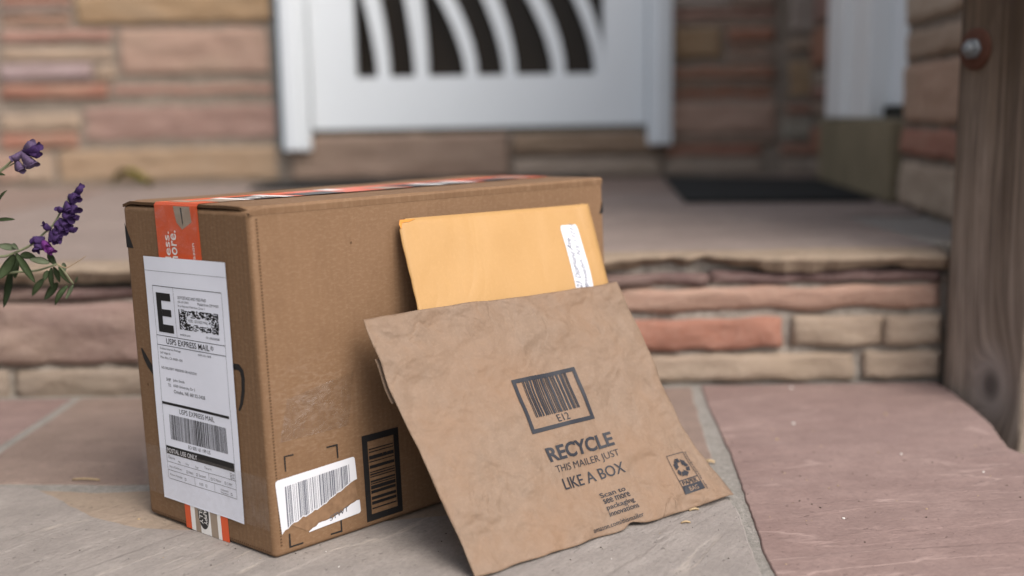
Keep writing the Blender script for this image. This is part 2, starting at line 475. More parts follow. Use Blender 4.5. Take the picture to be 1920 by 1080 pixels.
def ink_frame(bm, mp, x0, y0, x1, y1, tx, ty, mi, off=0.0, step=None):
    ink_rect(bm, mp, x0, y0, x1, y0 + ty, mi, off, step); ink_rect(bm, mp, x0, y1 - ty, x1, y1, mi, off, step)
    ink_rect(bm, mp, x0, y0 + ty, x0 + tx, y1 - ty, mi, off, step); ink_rect(bm, mp, x1 - tx, y0 + ty, x1, y1 - ty, mi, off, step)

def grid_surface(bm, fn, nu, nv, mi=0, uvfn=None):
    uvl = bm.loops.layers.uv.verify()
    g = [[bm.verts.new(fn(i / nu, j / nv)) for j in range(nv + 1)] for i in range(nu + 1)]
    for i in range(nu):
        for j in range(nv):
            f = bm.faces.new((g[i][j], g[i + 1][j], g[i + 1][j + 1], g[i][j + 1])); f.material_index = mi; f.smooth = True
            if uvfn:
                for lp, (a, b) in zip(f.loops, ((i, j), (i + 1, j), (i + 1, j + 1), (i, j + 1))): lp[uvl].uv = uvfn(a / nu, b / nv)
    return g

def nz(x, y, z=0.0): return noise.noise(Vector((x, y, z)))
def ridged(x, y, s): return 1 - 2 * abs(noise.noise(Vector((x, y, s))))

# ------------------------------------------------------------------ stones
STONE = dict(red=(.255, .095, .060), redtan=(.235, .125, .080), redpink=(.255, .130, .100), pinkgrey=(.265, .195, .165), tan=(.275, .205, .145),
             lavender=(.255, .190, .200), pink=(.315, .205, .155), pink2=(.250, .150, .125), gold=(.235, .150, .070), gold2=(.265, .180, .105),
             grey=(.30, .26, .225), brown=(.205, .142, .105), brown2=(.190, .130, .080), orange=(.255, .095, .050), tan2=(.235, .195, .155),  # brown lightened to make up for shade on the right wall
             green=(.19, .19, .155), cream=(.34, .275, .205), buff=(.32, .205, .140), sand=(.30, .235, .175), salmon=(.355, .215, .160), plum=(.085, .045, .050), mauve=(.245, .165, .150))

def stone(bm, cl, fr, u0, u1, z0, z1, proud, back, col, seed, rough=.006, edge_r=.005):
    """rough faced block: gridded front with worn rim, four sides; colour in the Col attribute"""
    rnd = random.Random(seed)
    nu = max(4, min(60, int((u1 - u0) / .010))); nvv = max(4, min(12, int((z1 - z0) / .006)))
    c = tuple(.74 * q + .26 * m_ for q, m_ in zip(STONE[col], (.275, .205, .165))); k = 1.16 + rnd.uniform(-.06, .06)
    c = (c[0] * k, c[1] * k, c[2] * k, 1)
    g = []
    for i in range(nu + 1):
        row = []
        for j in range(nvv + 1):
            a, b = i / nu, j / nvv
            u = u0 + (u1 - u0) * a; z = z0 + (z1 - z0) * b
            e = min(a * (u1 - u0), (1 - a) * (u1 - u0), b * (z1 - z0), (1 - b) * (z1 - z0))
            d = proud - edge_r * math.exp(-e / .003) + rough * .8 * nz(u * 14 + seed * 3.1, z * 26, seed) + rough * .5 * abs(nz(u * 34, z * 50 + seed, 5)) + rough * .3 * nz(u * 90, z * 130 + seed, 9)
            ru = .006 * nz(z * 30, seed, 3) if i in (0, nu) else 0
            rz = .006 * nz(u * 16, seed + 9, 7) if j in (0, nvv) else 0
            row.append(bm.verts.new(fr(u + ru, z + rz, d)))
        g.append(row)
    fs = []
    for i in range(nu):
        for j in range(nvv): fs.append(bm.faces.new((g[i][j], g[i + 1][j], g[i + 1][j + 1], g[i][j + 1])))
    rim = [g[i][0] for i in range(nu + 1)] + [g[nu][j] for j in range(1, nvv + 1)] + [g[i][nvv] for i in range(nu - 1, -1, -1)] + [g[0][j] for j in range(nvv - 1, 0, -1)]
    rim_uz = [(u0 + (u1 - u0) * i / nu, z0) for i in range(nu + 1)] + [(u1, z0 + (z1 - z0) * j / nvv) for j in range(1, nvv + 1)] + [(u0 + (u1 - u0) * i / nu, z1) for i in range(nu - 1, -1, -1)] + [(u0, z0 + (z1 - z0) * j / nvv) for j in range(nvv - 1, 0, -1)]
    bk = [bm.verts.new(fr(u, z, back)) for u, z in rim_uz]
    n = len(rim)
    for i in range(n): fs.append(bm.faces.new((rim[i], bk[i], bk[(i + 1) % n], rim[(i + 1) % n])))
    for f in fs:
        f.smooth = True
        for lp in f.loops: lp[cl] = c

def fill_rows(bm, cl, fr, u0, u1, z0, z1, seed, proud=.016, back=-.012):
    rnd = random.Random(seed); z = z0
    names = ['red', 'redpink', 'tan', 'pink', 'pink2', 'gold', 'gold2', 'brown', 'redtan', 'tan2', 'pinkgrey', 'orange']
    while z < z1 - .03:
        h = min(rnd.choice([.03, .045, .06, .09, .12]), z1 - z); u = u0
        while u < u1 - .02:
            w = min(rnd.uniform(.2, .55), u1 - u)
            if u1 - u - w < .08: w = u1 - u
            if w > .03: stone(bm, cl, fr, u, u + w - .014, z, z + h - .014 if h > .03 else z + h, proud + rnd.uniform(-.004, .004), back, rnd.choice(names), rnd.randint(0, 9999))
            u += w
        z += h

# ------------------------------------------------------------------ the house
house = empty("house", (0, 3.19, .183))
tag(house, "house front of mixed sandstone blocks with white arched-bar front door and dark side entrance", "house")
WY = 3.189
def fr_front(u, z, out): return Vector((u, WY + .018 - out, z))

def new_stone_bm():
    bm = bmesh.new(); cl = bm.loops.layers.float_color.new("Col"); return bm, cl

bm, cl = new_stone_bm()
LEFT = [(-1.487, -1.284, 0.718, 0.742, 'red'), (-1.489, -1.286, 0.695, 0.713, 'pinkgrey'), (-1.493, -1.289, 0.655, 0.685, 'redtan'), (-1.27, -0.696, 0.658, 0.742, 'gold'), (-1.497, -1.17, 0.610, 0.642, 'redpink'), (-1.502, -1.174, 0.553, 0.597, 'tan'), (-1.507, -1.238, 0.498, 0.545, 'lavender'), (-1.229, -1.169, 0.495, 0.542, 'tan'), (-1.151, -0.713, 0.509, 0.643, 'pink'), (-1.512, -1.195, 0.445, 0.484, 'red'), (-1.187, -0.707, 0.449, 0.477, 'redpink'), (-1.521, -1.285, 0.35, 0.399, 'tan'), (-1.526, -1.295, 0.299, 0.342, 'red'), (-1.274, -0.698, 0.316, 0.418, 'pink2'), (-1.55, -1.479, 0.199, 0.287, 'pink'), (-1.473, -1.376, 0.198, 0.285, 'tan'), (-1.36, -0.701, 0.194, 0.293, 'gold2')]
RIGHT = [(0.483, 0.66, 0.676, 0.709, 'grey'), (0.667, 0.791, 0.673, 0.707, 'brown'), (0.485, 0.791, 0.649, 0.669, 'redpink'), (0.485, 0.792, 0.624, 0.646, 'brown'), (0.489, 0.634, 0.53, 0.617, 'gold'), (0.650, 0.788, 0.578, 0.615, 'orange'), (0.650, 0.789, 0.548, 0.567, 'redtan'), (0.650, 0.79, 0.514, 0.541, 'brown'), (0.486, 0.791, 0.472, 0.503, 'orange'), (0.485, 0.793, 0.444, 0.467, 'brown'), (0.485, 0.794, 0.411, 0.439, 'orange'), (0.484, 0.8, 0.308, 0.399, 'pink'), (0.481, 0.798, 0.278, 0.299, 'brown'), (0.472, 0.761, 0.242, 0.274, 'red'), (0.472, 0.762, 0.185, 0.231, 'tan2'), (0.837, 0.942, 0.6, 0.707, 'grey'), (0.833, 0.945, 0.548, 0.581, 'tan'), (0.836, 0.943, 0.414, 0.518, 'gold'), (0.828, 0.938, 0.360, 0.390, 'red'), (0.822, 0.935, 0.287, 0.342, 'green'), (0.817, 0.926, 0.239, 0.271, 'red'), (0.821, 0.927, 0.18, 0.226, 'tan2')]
for i, (a, b, c, d, k) in enumerate(LEFT): stone(bm, cl, fr_front, a, b, c, d, .016 + .004 * math.sin(i * 2.3), -.012, k, 100 + i)
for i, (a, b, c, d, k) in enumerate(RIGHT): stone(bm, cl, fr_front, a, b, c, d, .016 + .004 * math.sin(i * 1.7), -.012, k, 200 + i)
fill_rows(bm, cl, fr_front, -3.4, -1.56, .19, 2.75, 11)
fill_rows(bm, cl, fr_front, -1.55, -.70, .755, 2.75, 12)
fill_rows(bm, cl, fr_front, .484, .795, .72, 2.75, 13)
fill_rows(bm, cl, fr_front, .835, .945, .72, 2.75, 14)
fill_rows(bm, cl, fr_front, -.69, .48, 2.36, 2.75, 15)
front = link_mesh("wall", bm, M['stone'], house)
# mortar backing of the front wall, with the door opening left free
bm = bmesh.new()
for x0, x1, z0, z1 in ((-3.5, -.69, .05, 2.8), (.476, 1.2, .05, 2.8), (-.69, .476, 2.34, 2.8), (-.69, .476, .05, .30)):
    box_bm(bm, x0, x1, WY + .009, WY + .30, z0, z1)
link_mesh("wall_mortar", bm, M['mortar'], house)

# threshold stones under the front door
bm, cl = new_stone_bm()
for i, (a, b, c, d, k) in enumerate([(-0.655, -0.005, 0.190, 0.322, 'brown'), (0.008, 0.452, 0.256, 0.318, 'brown2'), (0.008, 0.452, 0.188, 0.243, 'tan2')]):
    stone(bm, cl, fr_front, a, b, c, d, .030, -.01, k, 300 + i)
link_mesh("threshold", bm, M['stone'], house)

# casing
bm = bmesh.new()
for x0, x1 in ((-.668, -.590), (.412, .482)):
    box_bm(bm, x0, x1, WY - .040, WY + .03, .279, 2.33)
    box_bm(bm, x0 + .016, x1 - .022, WY - .052, WY - .0405, .281, 2.325)
box_bm(bm, -.668, .482, WY - .040, WY + .03, 2.2605, 2.345)
bevel_all(bm, .004, 2)
link_mesh("door_frame", bm, M['white'], house)
bm = bmesh.new(); box_bm(bm, -.689, -.6685, WY - .012, WY + .03, .279, 2.33)
link_mesh("gap_shade_strip", bm, M['gap_shade'], house)  # dark strip painting in the shadow gap beside the left casing
bm = bmesh.new(); box_bm(bm, -.586, .408, WY - .004, WY + .05, .3225, .338)
link_mesh("under_door_strip", bm, M['gap'], house)  # dark strip along the foot of the front door

# the white door: one leaf with a pierced opening, dark pane, curved bars
door_bm = bmesh.new()
OX0, OX1, OZ0, OZ1 = -.452, .283, .491, 1.75
DY0, DY1 = WY - .006, WY + .040
for x0, x1, z0, z1 in ((-.5855, OX0, .340, 2.256), (OX1, .4085, .340, 2.256), (OX0, OX1, .340, OZ0), (OX0, OX1, OZ1, 2.256)):
    box_bm(door_bm, x0, x1, DY0, DY1, z0, z1)
door = link_mesh("door", door_bm, M['white'], house)
bm = bmesh.new(); box_bm(bm, OX0 - .01, OX1 + .01, WY + .045, WY + .055, OZ0 - .01, OZ1 + .01)
p_ = link_mesh("pane", bm, M['pane'], None)
def sub(o, parent_part, root):
    """make o (world-space mesh) a sub-part of a part that lives under root"""
    o.data.transform(Matrix.Translation(-Vector(root.location))); o.parent = parent_part; return o
sub(p_, door, house)
def px2x(px): return (px - 953) * .001585
BARS = [(720, 702, 36), (791, 780, 40), (885, 842, 36), (957, 923, 36), (1049, 1006, 36), (1126, 1088, 30)]
for xb, xt, wpx in BARS:
    bm = bmesh.new(); n = 26; rows = []
    for i in range(n + 1):
        z = OZ0 + (OZ1 - OZ0) * i / n; s = (z - OZ0) / .22
        x = px2x(xb) - (px2x(xb) - px2x(xt)) * (s ** 1.7 if s < 1 else 1 + 1.7 * (s - 1))
        w = wpx * .001585 * (.31 + .10 * min(s, 1.5))
        a, b = max(OX0 + .001, min(OX1 - .001, x - w)), max(OX0 + .001, min(OX1 - .001, x + w))
        if b - a < .003: break
        rows.append([bm.verts.new((u, y, z)) for u, y in ((a, WY - .003), (b, WY - .003), (b, WY + .038), (a, WY + .038))])
    for r0, r1 in zip(rows, rows[1:]):
        for k in range(4): bm.faces.new((r0[k], r0[(k + 1) % 4], r1[(k + 1) % 4], r1[k]))
    bm.faces.new(rows[0][::-1]); bm.faces.new(rows[-1])
    bmesh.ops.recalc_face_normals(bm, faces=bm.faces[:])
    sub(link_mesh("grille_bar", bm, M['white'], None), door, house)

# side wall coming forward on the right: frame (a along the wall, z, out towards the porch)
SP = Vector((.77, 2.1, 0)); SD = Vector((-.1119, -.9937, 0)); SN = Vector((-.9937, .1119, 0))
def fr_side(a, z, out): return SP + SD * a + SN * (out - .018) + Vector((0, 0, z))
bm, cl = new_stone_bm()
PIER = [(.012, .62, .530, .640, 'cream'), (.014, .62, .464, .511, 'tan'), (.010, .62, .345, .453, 'buff'), (.008, .62, .284, .333, 'red'), (.004, .62, .186, .270, 'cream')]  # pier stones coloured lighter to offset the shade falling there
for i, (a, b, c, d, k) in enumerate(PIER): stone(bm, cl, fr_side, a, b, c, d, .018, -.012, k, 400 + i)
fill_rows(bm, cl, fr_side, .01, .62, .65, 2.28, 21)
link_mesh("side_wall", bm, M['stone'], house)
bm, cl = new_stone_bm()
fill_rows(bm, cl, fr_side, -1.06, -.70, .36, 2.28, 22)
fill_rows(bm, cl, fr_side, -1.06, -.83, .185, .35, 23)
link_mesh("side_wall", bm, M['stone'], house)
bm = bmesh.new()
for a0, a1, z0, z1 in ((0.0, .64, .05, 2.3), (-1.10, -.69, .05, 2.3), (-.69, 0.0, 2.15, 2.3), (-.69, 0.0, .05, .352)):
    v = [bm.verts.new(fr_side(a, z, o)) for z in (z0, z1) for o in (-.28, .007) for a in (a0, a1)]
    for f in [(0, 2, 3, 1), (4, 5, 7, 6), (0, 1, 5, 4), (2, 6, 7, 3), (0, 4, 6, 2), (1, 3, 7, 5)]: bm.faces.new([v[i] for i in f])
bmesh.ops.recalc_face_normals(bm, faces=bm.faces[:])
link_mesh("side_wall_mortar", bm, M['mortar'], house)
def side_box(bm, a0, a1, o0, o1, z0, z1):
    v = [bm.verts.new(fr_side(a, z, o)) for z in (z0, z1) for o in (o0, o1) for a in (a0, a1)]
    for f in [(0, 2, 3, 1), (4, 5, 7, 6), (0, 1, 5, 4), (2, 6, 7, 3), (0, 4, 6, 2), (1, 3, 7, 5)]: bm.faces.new([v[i] for i in f])
bm = bmesh.new(); side_box(bm, -.80, -.012, -.01, .034, .185, .350); bevel_all(bm, .006, 2)
link_mesh("concrete_sill", bm, M['concrete'], house)
bm = bmesh.new(); side_box(bm, -.685, -.47, -.05, .040, .352, 2.07); side_box(bm, -.4695, -.262, -.05, .026, .352, 2.07)
side_box(bm, -.685, -.003, -.05, .040, 2.0705, 2.13); bevel_all(bm, .004, 2)
link_mesh("side_door_frame", bm, M['white2'], house)
bm = bmesh.new(); side_box(bm, -.2615, -.002, -.06, -.022, .380, 2.069)
link_mesh("side_door", bm, M['white'], house)
bm = bmesh.new(); side_box(bm, -.2615, -.002, -.06, -.010, .352, .3785)
link_mesh("side_door_gap_shade", bm, M['gap'], house)  # dark strip painted in for the shaded gap under the side door

# ------------------------------------------------------------------ the porch: riser, coping slabs, floor
porch = empty("porch_step", (0, 1.43, 0))
tag(porch, "raised stone porch step with flagstone top and ragged sandstone riser", "step")
RY = 1.428
def fr_riser(u, z, out): return Vector((u, RY - out, z))
bm, cl = new_stone_bm()
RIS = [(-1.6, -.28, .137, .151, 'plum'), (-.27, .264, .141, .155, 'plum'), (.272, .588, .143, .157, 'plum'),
       (-1.6, -.95, .046, .132, 'pink2'), (-.94, -.24, .047, .131, 'mauve'), (-.23, .585, .106, .136, 'salmon'),
       (-.10, .368, .052, .093, 'red'), (.383, .505, .054, .094, 'sand'), (.508, .588, .056, .094, 'sand'), (-.23, -.11, .05, .095, 'tan'),
       (-1.6, -.70, -.01, .036, 'tan2'), (-.69, -.20, -.01, .037, 'tan2'), (-.19, .468, .006, .043, 'sand'), (.482, .588, .008, .044, 'sand')]
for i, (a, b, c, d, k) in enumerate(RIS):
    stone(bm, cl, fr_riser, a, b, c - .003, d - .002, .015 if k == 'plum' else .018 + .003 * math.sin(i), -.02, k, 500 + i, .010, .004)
fill_rows(bm, cl, fr_riser, -3.4, -1.61, .0, .15, 31)
link_mesh("riser", bm, M['riser_stone'], porch)
bm = bmesh.new(); box_bm(bm, -3.5, .62, RY + .030, 3.3, -.13, .1585)
mg = [[bm.verts.new((u, RY - .006 + .005 * nz(u * 30, z * 60, 2) + .003 * nz(u * 90, z * 120, 5) + (.016 if z > .150 else 0), z)) for z in [-.02 + .197 * j / 32 for j in range(33)]] for u in [-1.0 + 1.62 * i / 240 for i in range(241)]]
for i in range(240):
    for j in range(32):
        f = bm.faces.new((mg[i][j], mg[i + 1][j], mg[i + 1][j + 1], mg[i][j + 1])); f.smooth = True
link_mesh("riser_mortar", bm, M['riser_mortar'], porch)
# porch bed, filling below the slabs
bm = bmesh.new(); box_bm(bm, -3.5, .95, 1.52, 3.25, .1590, .1765)
link_mesh("mortar_bed", bm, M['joint'], porch)

def coping(u0, u1, back, seed, chip=None):
    """front slab of the porch: flat top, broken front edge, undercut underside"""
    bm = bmesh.new(); n = int((u1 - u0) / .008); rows = []
    uvl = bm.loops.layers.uv.verify()
    for i in range(n + 1):
        u = u0 + (u1 - u0) * i / n
        e1 = nz(u * 6, seed) + .5 * nz(u * 17, seed, 2); e2 = nz(u * 9, seed, 4) + .6 * nz(u * 28, seed, 6)
        yt = 1.446 + .015 * e1 + .004 * nz(u * 60, seed, 11); yf = 1.396 + .010 * e2 + .004 * nz(u * 70, seed, 12); zt = .183
        zf = .172 + .003 * nz(u * 20, seed, 8); zb = .1590 + .0065 * nz(u * 9, seed, 9) + .0045 * nz(u * 38, seed, 13)
        c = 0.0
        if chip: c = max(0.0, 1 - abs((u - chip[0]) / chip[1]) ** 2) * (.75 + .5 * nz(u * 40, seed, 15))
        yf += .030 * c; zb += .0095 * c; zf += .0045 * c; yt += .004 * c
        prof = [(back, zt), (yt + .04, zt), (yt, zt - .0008), ((yt * .5 + yf * .5), zt - .004 + .002 * e2), (yf, zf + .004), (yf + .001, zf - .001), (yf + .010 + .012 * c, zb), (yf + .035, zb - .001), (1.56, .160)]
        rows.append([bm.verts.new((u, y, z)) for y, z in prof])
    for a, b in zip(rows, rows[1:]):
        for k in range(len(a) - 1):
            f = bm.faces.new((a[k], a[k + 1], b[k + 1], b[k])); f.smooth = k not in (0, 1, 5)
            f.material_index = 1 if 2 <= k <= 7 else 0
    bm.faces.new(rows[0][::-1]); bm.faces.new(rows[-1])
    bmesh.ops.recalc_face_normals(bm, faces=bm.faces[:])
    return link_mesh("coping_slab", bm, [M['flag_porch'], M['lip']], porch)
coping(-3.4, -1.55, 1.9, 5); coping(-1.54, -.30, 1.95, 7); coping(-.288, .592, 1.9, 9, (.225, .115))

def flag(name, poly, z, thick, mat, parent, seed, wob=.004, step=.03, closed=True):
    """one flagstone: outline refined with a broken edge, chamfered rim, real thickness"""
    pts = []
    for i, a in enumerate(poly):
        b = poly[(i + 1) % len(poly)]
        L = math.hypot(b[0] - a[0], b[1] - a[1]); n = max(1, int(L / step))
        for k in range(n):
            t = k / n; x = a[0] + (b[0] - a[0]) * t; y = a[1] + (b[1] - a[1]) * t
            w = wob * (nz(x * 22, y * 22, seed) + .5 * nz(x * 70, y * 70, seed) + .45 * nz(x * 210, y * 210, seed))
            nx, ny = (b[1] - a[1]) / L, -(b[0] - a[0]) / L
            pts.append((x + nx * w, y + ny * w))
    bm = bmesh.new(); m = len(pts); top, rim, low = [], [], []
    for i in range(m):
        p, a, b = pts[i], pts[i - 1], pts[(i + 1) % m]
        dx, dy = b[0] - a[0], b[1] - a[1]; L = math.hypot(dx, dy) or 1
        nx, ny = dy / L, -dx / L          # outward for a counter-clockwise outline
        top.append(bm.verts.new((p[0] - nx * .0014, p[1] - ny * .0014, z)))
        rim.append(bm.verts.new((p[0], p[1], z - .0012)))
        low.append(bm.verts.new((p[0] + nx * .001, p[1] + ny * .001, z - thick)))
    bm.faces.new(top); bm.faces.new(low[::-1])
    for A, B in ((top, rim), (rim, low)):
        for i in range(m):
            f = bm.faces.new((A[i], B[i], B[(i + 1) % m], A[(i + 1) % m])); f.smooth = True
    bmesh.ops.recalc_face_normals(bm, faces=bm.faces[:])
    bmesh.ops.triangulate(bm, faces=[f for f in bm.faces if len(f.verts) > 4])
    return link_mesh(name, bm, mat, parent)
for i, (poly, mt) in enumerate([
        ([(-3.4, 1.97), (-1.1, 1.97), (-1.12, 2.7), (-1.2, 3.17), (-3.4, 3.17)], 'flag_brown'),
        ([(-1.085, 1.965), (-.2, 1.97), (-.1, 2.6), (-.25, 3.17), (-1.185, 3.17), (-1.1, 2.7)], 'flag_porch'),
        ([(-.185, 1.915), (.75, 1.915), (.85, 2.45), (-.08, 2.58)], 'flag_porch'),
        ([(-.085, 2.60), (.82, 2.47), (.90, 3.17), (-.235, 3.17)], 'flag_brown')]):
    flag("flagstone", poly, .183, .02, M[mt], porch, 60 + i, .006, .06)

# ------------------------------------------------------------------ ground and paving
bm = bmesh.new()
quad(bm, [(-60, -60, -.14), (60, -60, -.14), (60, 60, -.14), (-60, 60, -.14)])
tag(link_mesh("ground", bm, M['soil']), kind="structure")

pav = empty("pavement", (0, 0, 0)); tag(pav, kind="structure")
bm = bmesh.new()
out = [(-3.4, -2), (.9, -2), (.9, 1.045), (.62, 1.06), (.545, 1.075), (.535, 1.115), (.552, 1.20), (.563, 1.27), (.568, 1.36), (.57, 1.43), (-3.4, 1.43)]
lo = [bm.verts.new((x, y, -.14)) for x, y in out]; hi = [bm.verts.new((x, y, -.0020)) for x, y in out]
bm.faces.new(hi)
for i in range(len(out)):
    j = (i + 1) % len(out); bm.faces.new((lo[i], lo[j], hi[j], hi[i]))
bmesh.ops.triangulate(bm, faces=[f for f in bm.faces if len(f.verts) > 4])
link_mesh("mortar", bm, M['joint'], pav)
FL = [
    ([(.213, .866), (.205, .76), (.195, -.4), (.91, -.4), (.91, 1.062), (.64, 1.068), (.556, 1.080), (.545, 1.119), (.563, 1.195), (.573, 1.263), (.580, 1.352), (.580, 1.405), (.258, 1.408), (.248, 1.283), (.237, 1.114), (.223, .968)], .0, 'flag_red', "dusky red flagstone at the right"),
    ([(-.592, 1.062), (-.476, 1.055), (-.37, 1.047), (-.2, 1.045), (.05, 1.043), (.192, 1.034), (.214, 1.10), (.231, 1.284), (.243, 1.404), (-.592, 1.402), (-.591, 1.25)], -.001, 'flag_brown', None),
    ([(-.9, .88), (-.2, .80), (.10, .90), (.186, .99), (.186, 1.018), (.05, 1.026), (-.2, 1.030), (-.38, 1.030), (-.43, 1.028), (-.50, 1.038), (-.539, 1.048), (-.9, 1.05)], -.0012, 'flag_tan', None),
    ([(-.9, -.4), (.182, -.4), (.190, .6), (.195, .76), (.203, .866), (.210, .945), (.205, .985), (.17, .995), (.05, 1.00), (-.05, .95), (-.2, .92), (-.283, .918), (-.313, .922), (-.35, .930), (-.381, .946), (-.404, .959), (-.436, .988), (-.468, 1.019), (-.5, 1.043), (-.535, 1.048), (-.9, 1.05)], .0, 'flag_grey', "grey rippled flagstone under the parcels"),
    ([(-1.7, 1.07), (-.606, 1.066), (-.604, 1.25), (-.606, 1.402), (-1.7, 1.40)], -.001, 'flag_red', None),
    ([(-3.4, -.4), (-.915, -.4), (-.915, 1.055), (-3.4, 1.055)], .0, 'flag_brown', None),
    ([(-3.4, 1.07), (-1.715, 1.07), (-1.715, 1.40), (-3.4, 1.40)], -.001, 'flag_tan', None),
    ([(-3.4, -2), (.9, -2), (.9, -.415), (-3.4, -.415)], .0, 'flag_tan', None)]
for i, (poly, z, mt, lb) in enumerate(FL):
    o = flag("flagstone", poly, z, .035, M[mt], pav, 80 + i, .0018, .005)
    if lb: o["label"] = lb

# ------------------------------------------------------------------ the post
post = empty("wooden_post", (.583, 1.392, -.14))
tag(post, "weathered square wooden post with a dark knot and rusty bolt beside the step", "post")
bm = bmesh.new()
box_bm(bm, .583, .723, 1.252, 1.392, -.14, 2.7)
bevel_all(bm, .005, 3)
o = link_mesh("timber", bm, M['timber'], post)
post.rotation_euler = (0, 0, math.radians(18))
def lathe_x(bm, c, prof, seg=24, mi=0):
    """rings around the -x axis: prof = [(out, radius)]"""
    rings = [[bm.verts.new((c[0] - o_, c[1] + r * math.cos(2 * math.pi * k / seg), c[2] + r * math.sin(2 * math.pi * k / seg))) for k in range(seg)] for o_, r in prof]
    for a, b in zip(rings, rings[1:]):
        for k in range(seg):
            f = bm.faces.new((a[k], a[(k + 1) % seg], b[(k + 1) % seg], b[k])); f.material_index = mi; f.smooth = True
    bm.faces.new(rings[-1])
    bmesh.ops.recalc_face_normals(bm, faces=bm.faces[:])
bm = bmesh.new(); lathe_x(bm, (.583, 1.360, .444), [(-.002, .026), (.0035, .026), (.0045, .024), (.0045, .004)], 32)
link_mesh("washer", bm, M['rust'], post)
bm = bmesh.new(); lathe_x(bm, (.5785, 1.360, .444), [(-.001, .013), (.006, .013), (.007, .0115)], 6); lathe_x(bm, (.5715, 1.360, .444), [(0, .0085), (.004, .0085), (.007, .006), (.008, .002)], 16)
link_mesh("bolt", bm, M['zinc'], post)

# ------------------------------------------------------------------ door mats
def doormat(poly, label, seed):
    z = .1842; bm = bmesh.new()
    top = [bm.verts.new((x, y, z + .010)) for x, y in poly]; lo_ = [bm.verts.new((x, y, z)) for x, y in poly]
    bm.faces.new(top); bm.faces.new(lo_[::-1])
    for i in range(len(poly)): bm.faces.new((lo_[i], lo_[(i + 1) % len(poly)], top[(i + 1) % len(poly)], top[i]))
    bevel_all(bm, .003, 2)
    tag(link_mesh("doormat", bm, M['mat']), label, "doormat", "black doormats on the porch")
doormat([(.365, 2.205), (.745, 2.16), (.815, 2.80), (.44, 3.02)], "black doormat on the porch in front of the side entrance", 1)
doormat([(-.70, 2.83), (.22, 2.83), (.22, 3.12), (-.70, 3.12)], "black doormat below the white front door behind the cardboard box", 2)

# ------------------------------------------------------------------ the cardboard box
A = Vector((-.2119, .8501, .3021)); B = Vector((-.2056, .8501, .0004)); C = Vector((-.3557, .9645, .2998)); D = Vector((-.3516, .9645, .0004))
E = Vector((.1005, 1.1474, .3033)); F = Vector((.1110, 1.1474, .0004)); G = Vector((-.0464, 1.2709, .3005)); H = Vector((-.0350, 1.2617, .0004))
crate = empty("cardboard_box", ((B + D + F + H) / 4).to_tuple())
tag(crate, "large brown cardboard shipping box with a white postage label and orange tape", "box")
def bil(TL, TR, BL, BR, s, t): return (BL * (1 - s) + BR * s) * (1 - t) + (TL * (1 - s) + TR * s) * t
nL = (A - D).cross(C - B).normalized(); nL = nL if nL.y < 0 else -nL
nR = (E - B).cross(A - F).normalized(); nR = nR if nR.y < 0 else -nR
nT = Vector((0, 0, 1))
LW = (B - D).length; LR = (F - B).length
def mpL(s, t, off=0): return bil(C, A, D, B, s, t) + nL * off
def mpR(x, y, off=0): return bil(A, E, B, F, x / .4343, y / .30) + nR * off     # metres on the long face
TOPC = Vector((0, 0, -.0036))
bm = bmesh.new()
vv = [bm.verts.new(p) for p in (B, F, H, D, A + TOPC, E + TOPC, G + TOPC, C + TOPC)]
for f in ((0, 3, 2, 1), (4, 5, 6, 7), (0, 1, 5, 4), (1, 2, 6, 5), (2, 3, 7, 6), (3, 0, 4, 7)): bm.faces.new([vv[i] for i in f])
bevel_all(bm, .0045, 4)
uvl = bm.loops.layers.uv.verify()
dR = (F - B).normalized(); dL = (B - D).normalized()
for f in bm.faces:
    f.smooth = True; n = f.normal
    for lp in f.loops:
        p = lp.vert.co
        if abs(n.z) > .7: lp[uvl].uv = (p.dot(dR) + 3, p.dot(dL))
        elif abs(n.dot(nR)) > abs(n.dot(nL)): lp[uvl].uv = ((p - B).dot(dR) + 1, p.z)
        else: lp[uvl].uv = ((p - D).dot(dL), p.z)
for f in bm.faces:
    if f.calc_area() > .01: f.smooth = False
# printed marks and perforations on the body
IK = 1; DK = 2
OFF = .0003
x = .0064
y = .010
rnd = random.Random(4)
while y < .290:                                              # perforated score beside the front edge
    ink_rect(bm, mpR, x - .0007 + rnd.uniform(-.0002, .0002), y, x + .0009, y + .0014, DK, OFF); y += .0027
s = .03
while s < .97:                                               # and along the bottom of the short face
    ink_rect(bm, mpL, s, .0140, s + .0075, .0175, DK, OFF); s += .0155
for pts in ([(.0152, .0740), (.0164, .0740), (.0166, .0866), (.0246, .0862), (.0244, .0876), (.0150, .0876)],
            [(.0580, .0860), (.0580, .0848), (.0680, .0845), (.0684, .0732), (.0696, .0732), (.0696, .0860)],
            [(.0142, .0188), (.0138, .0062), (.0278, .0060), (.0278, .0074), (.0156, .0076), (.0156, .0188)],
            [(.0670, .0166), (.0684, .0166), (.0684, .0050), (.0560, .0054), (.0560, .0068), (.0668, .0066)]):
    ink_poly(bm, mpR, pts, IK, OFF)
ink_frame(bm, mpR, .0955, .0058, .1365, .0868, .0058, .0062, IK, OFF)
y = .0165; rnd = random.Random(21)
while y < .0745:
    if .0265 < y < .031: y = .0312
    h = rnd.choice([.0009, .0012, .0018, .0028, .0034]); ink_rect(bm, mpR, .1022, y, .1300, min(y + h, .0752), IK, OFF); y += h + rnd.choice([.0009, .0012, .0018, .0030])
ink_rect(bm, mpR, .0972, .2605, .0990, .2622, DK, OFF)           # small puncture
ink_poly(bm, mpR, [(.4325, .262), (.4262, .2605), (.4325, .276)], IK, OFF)
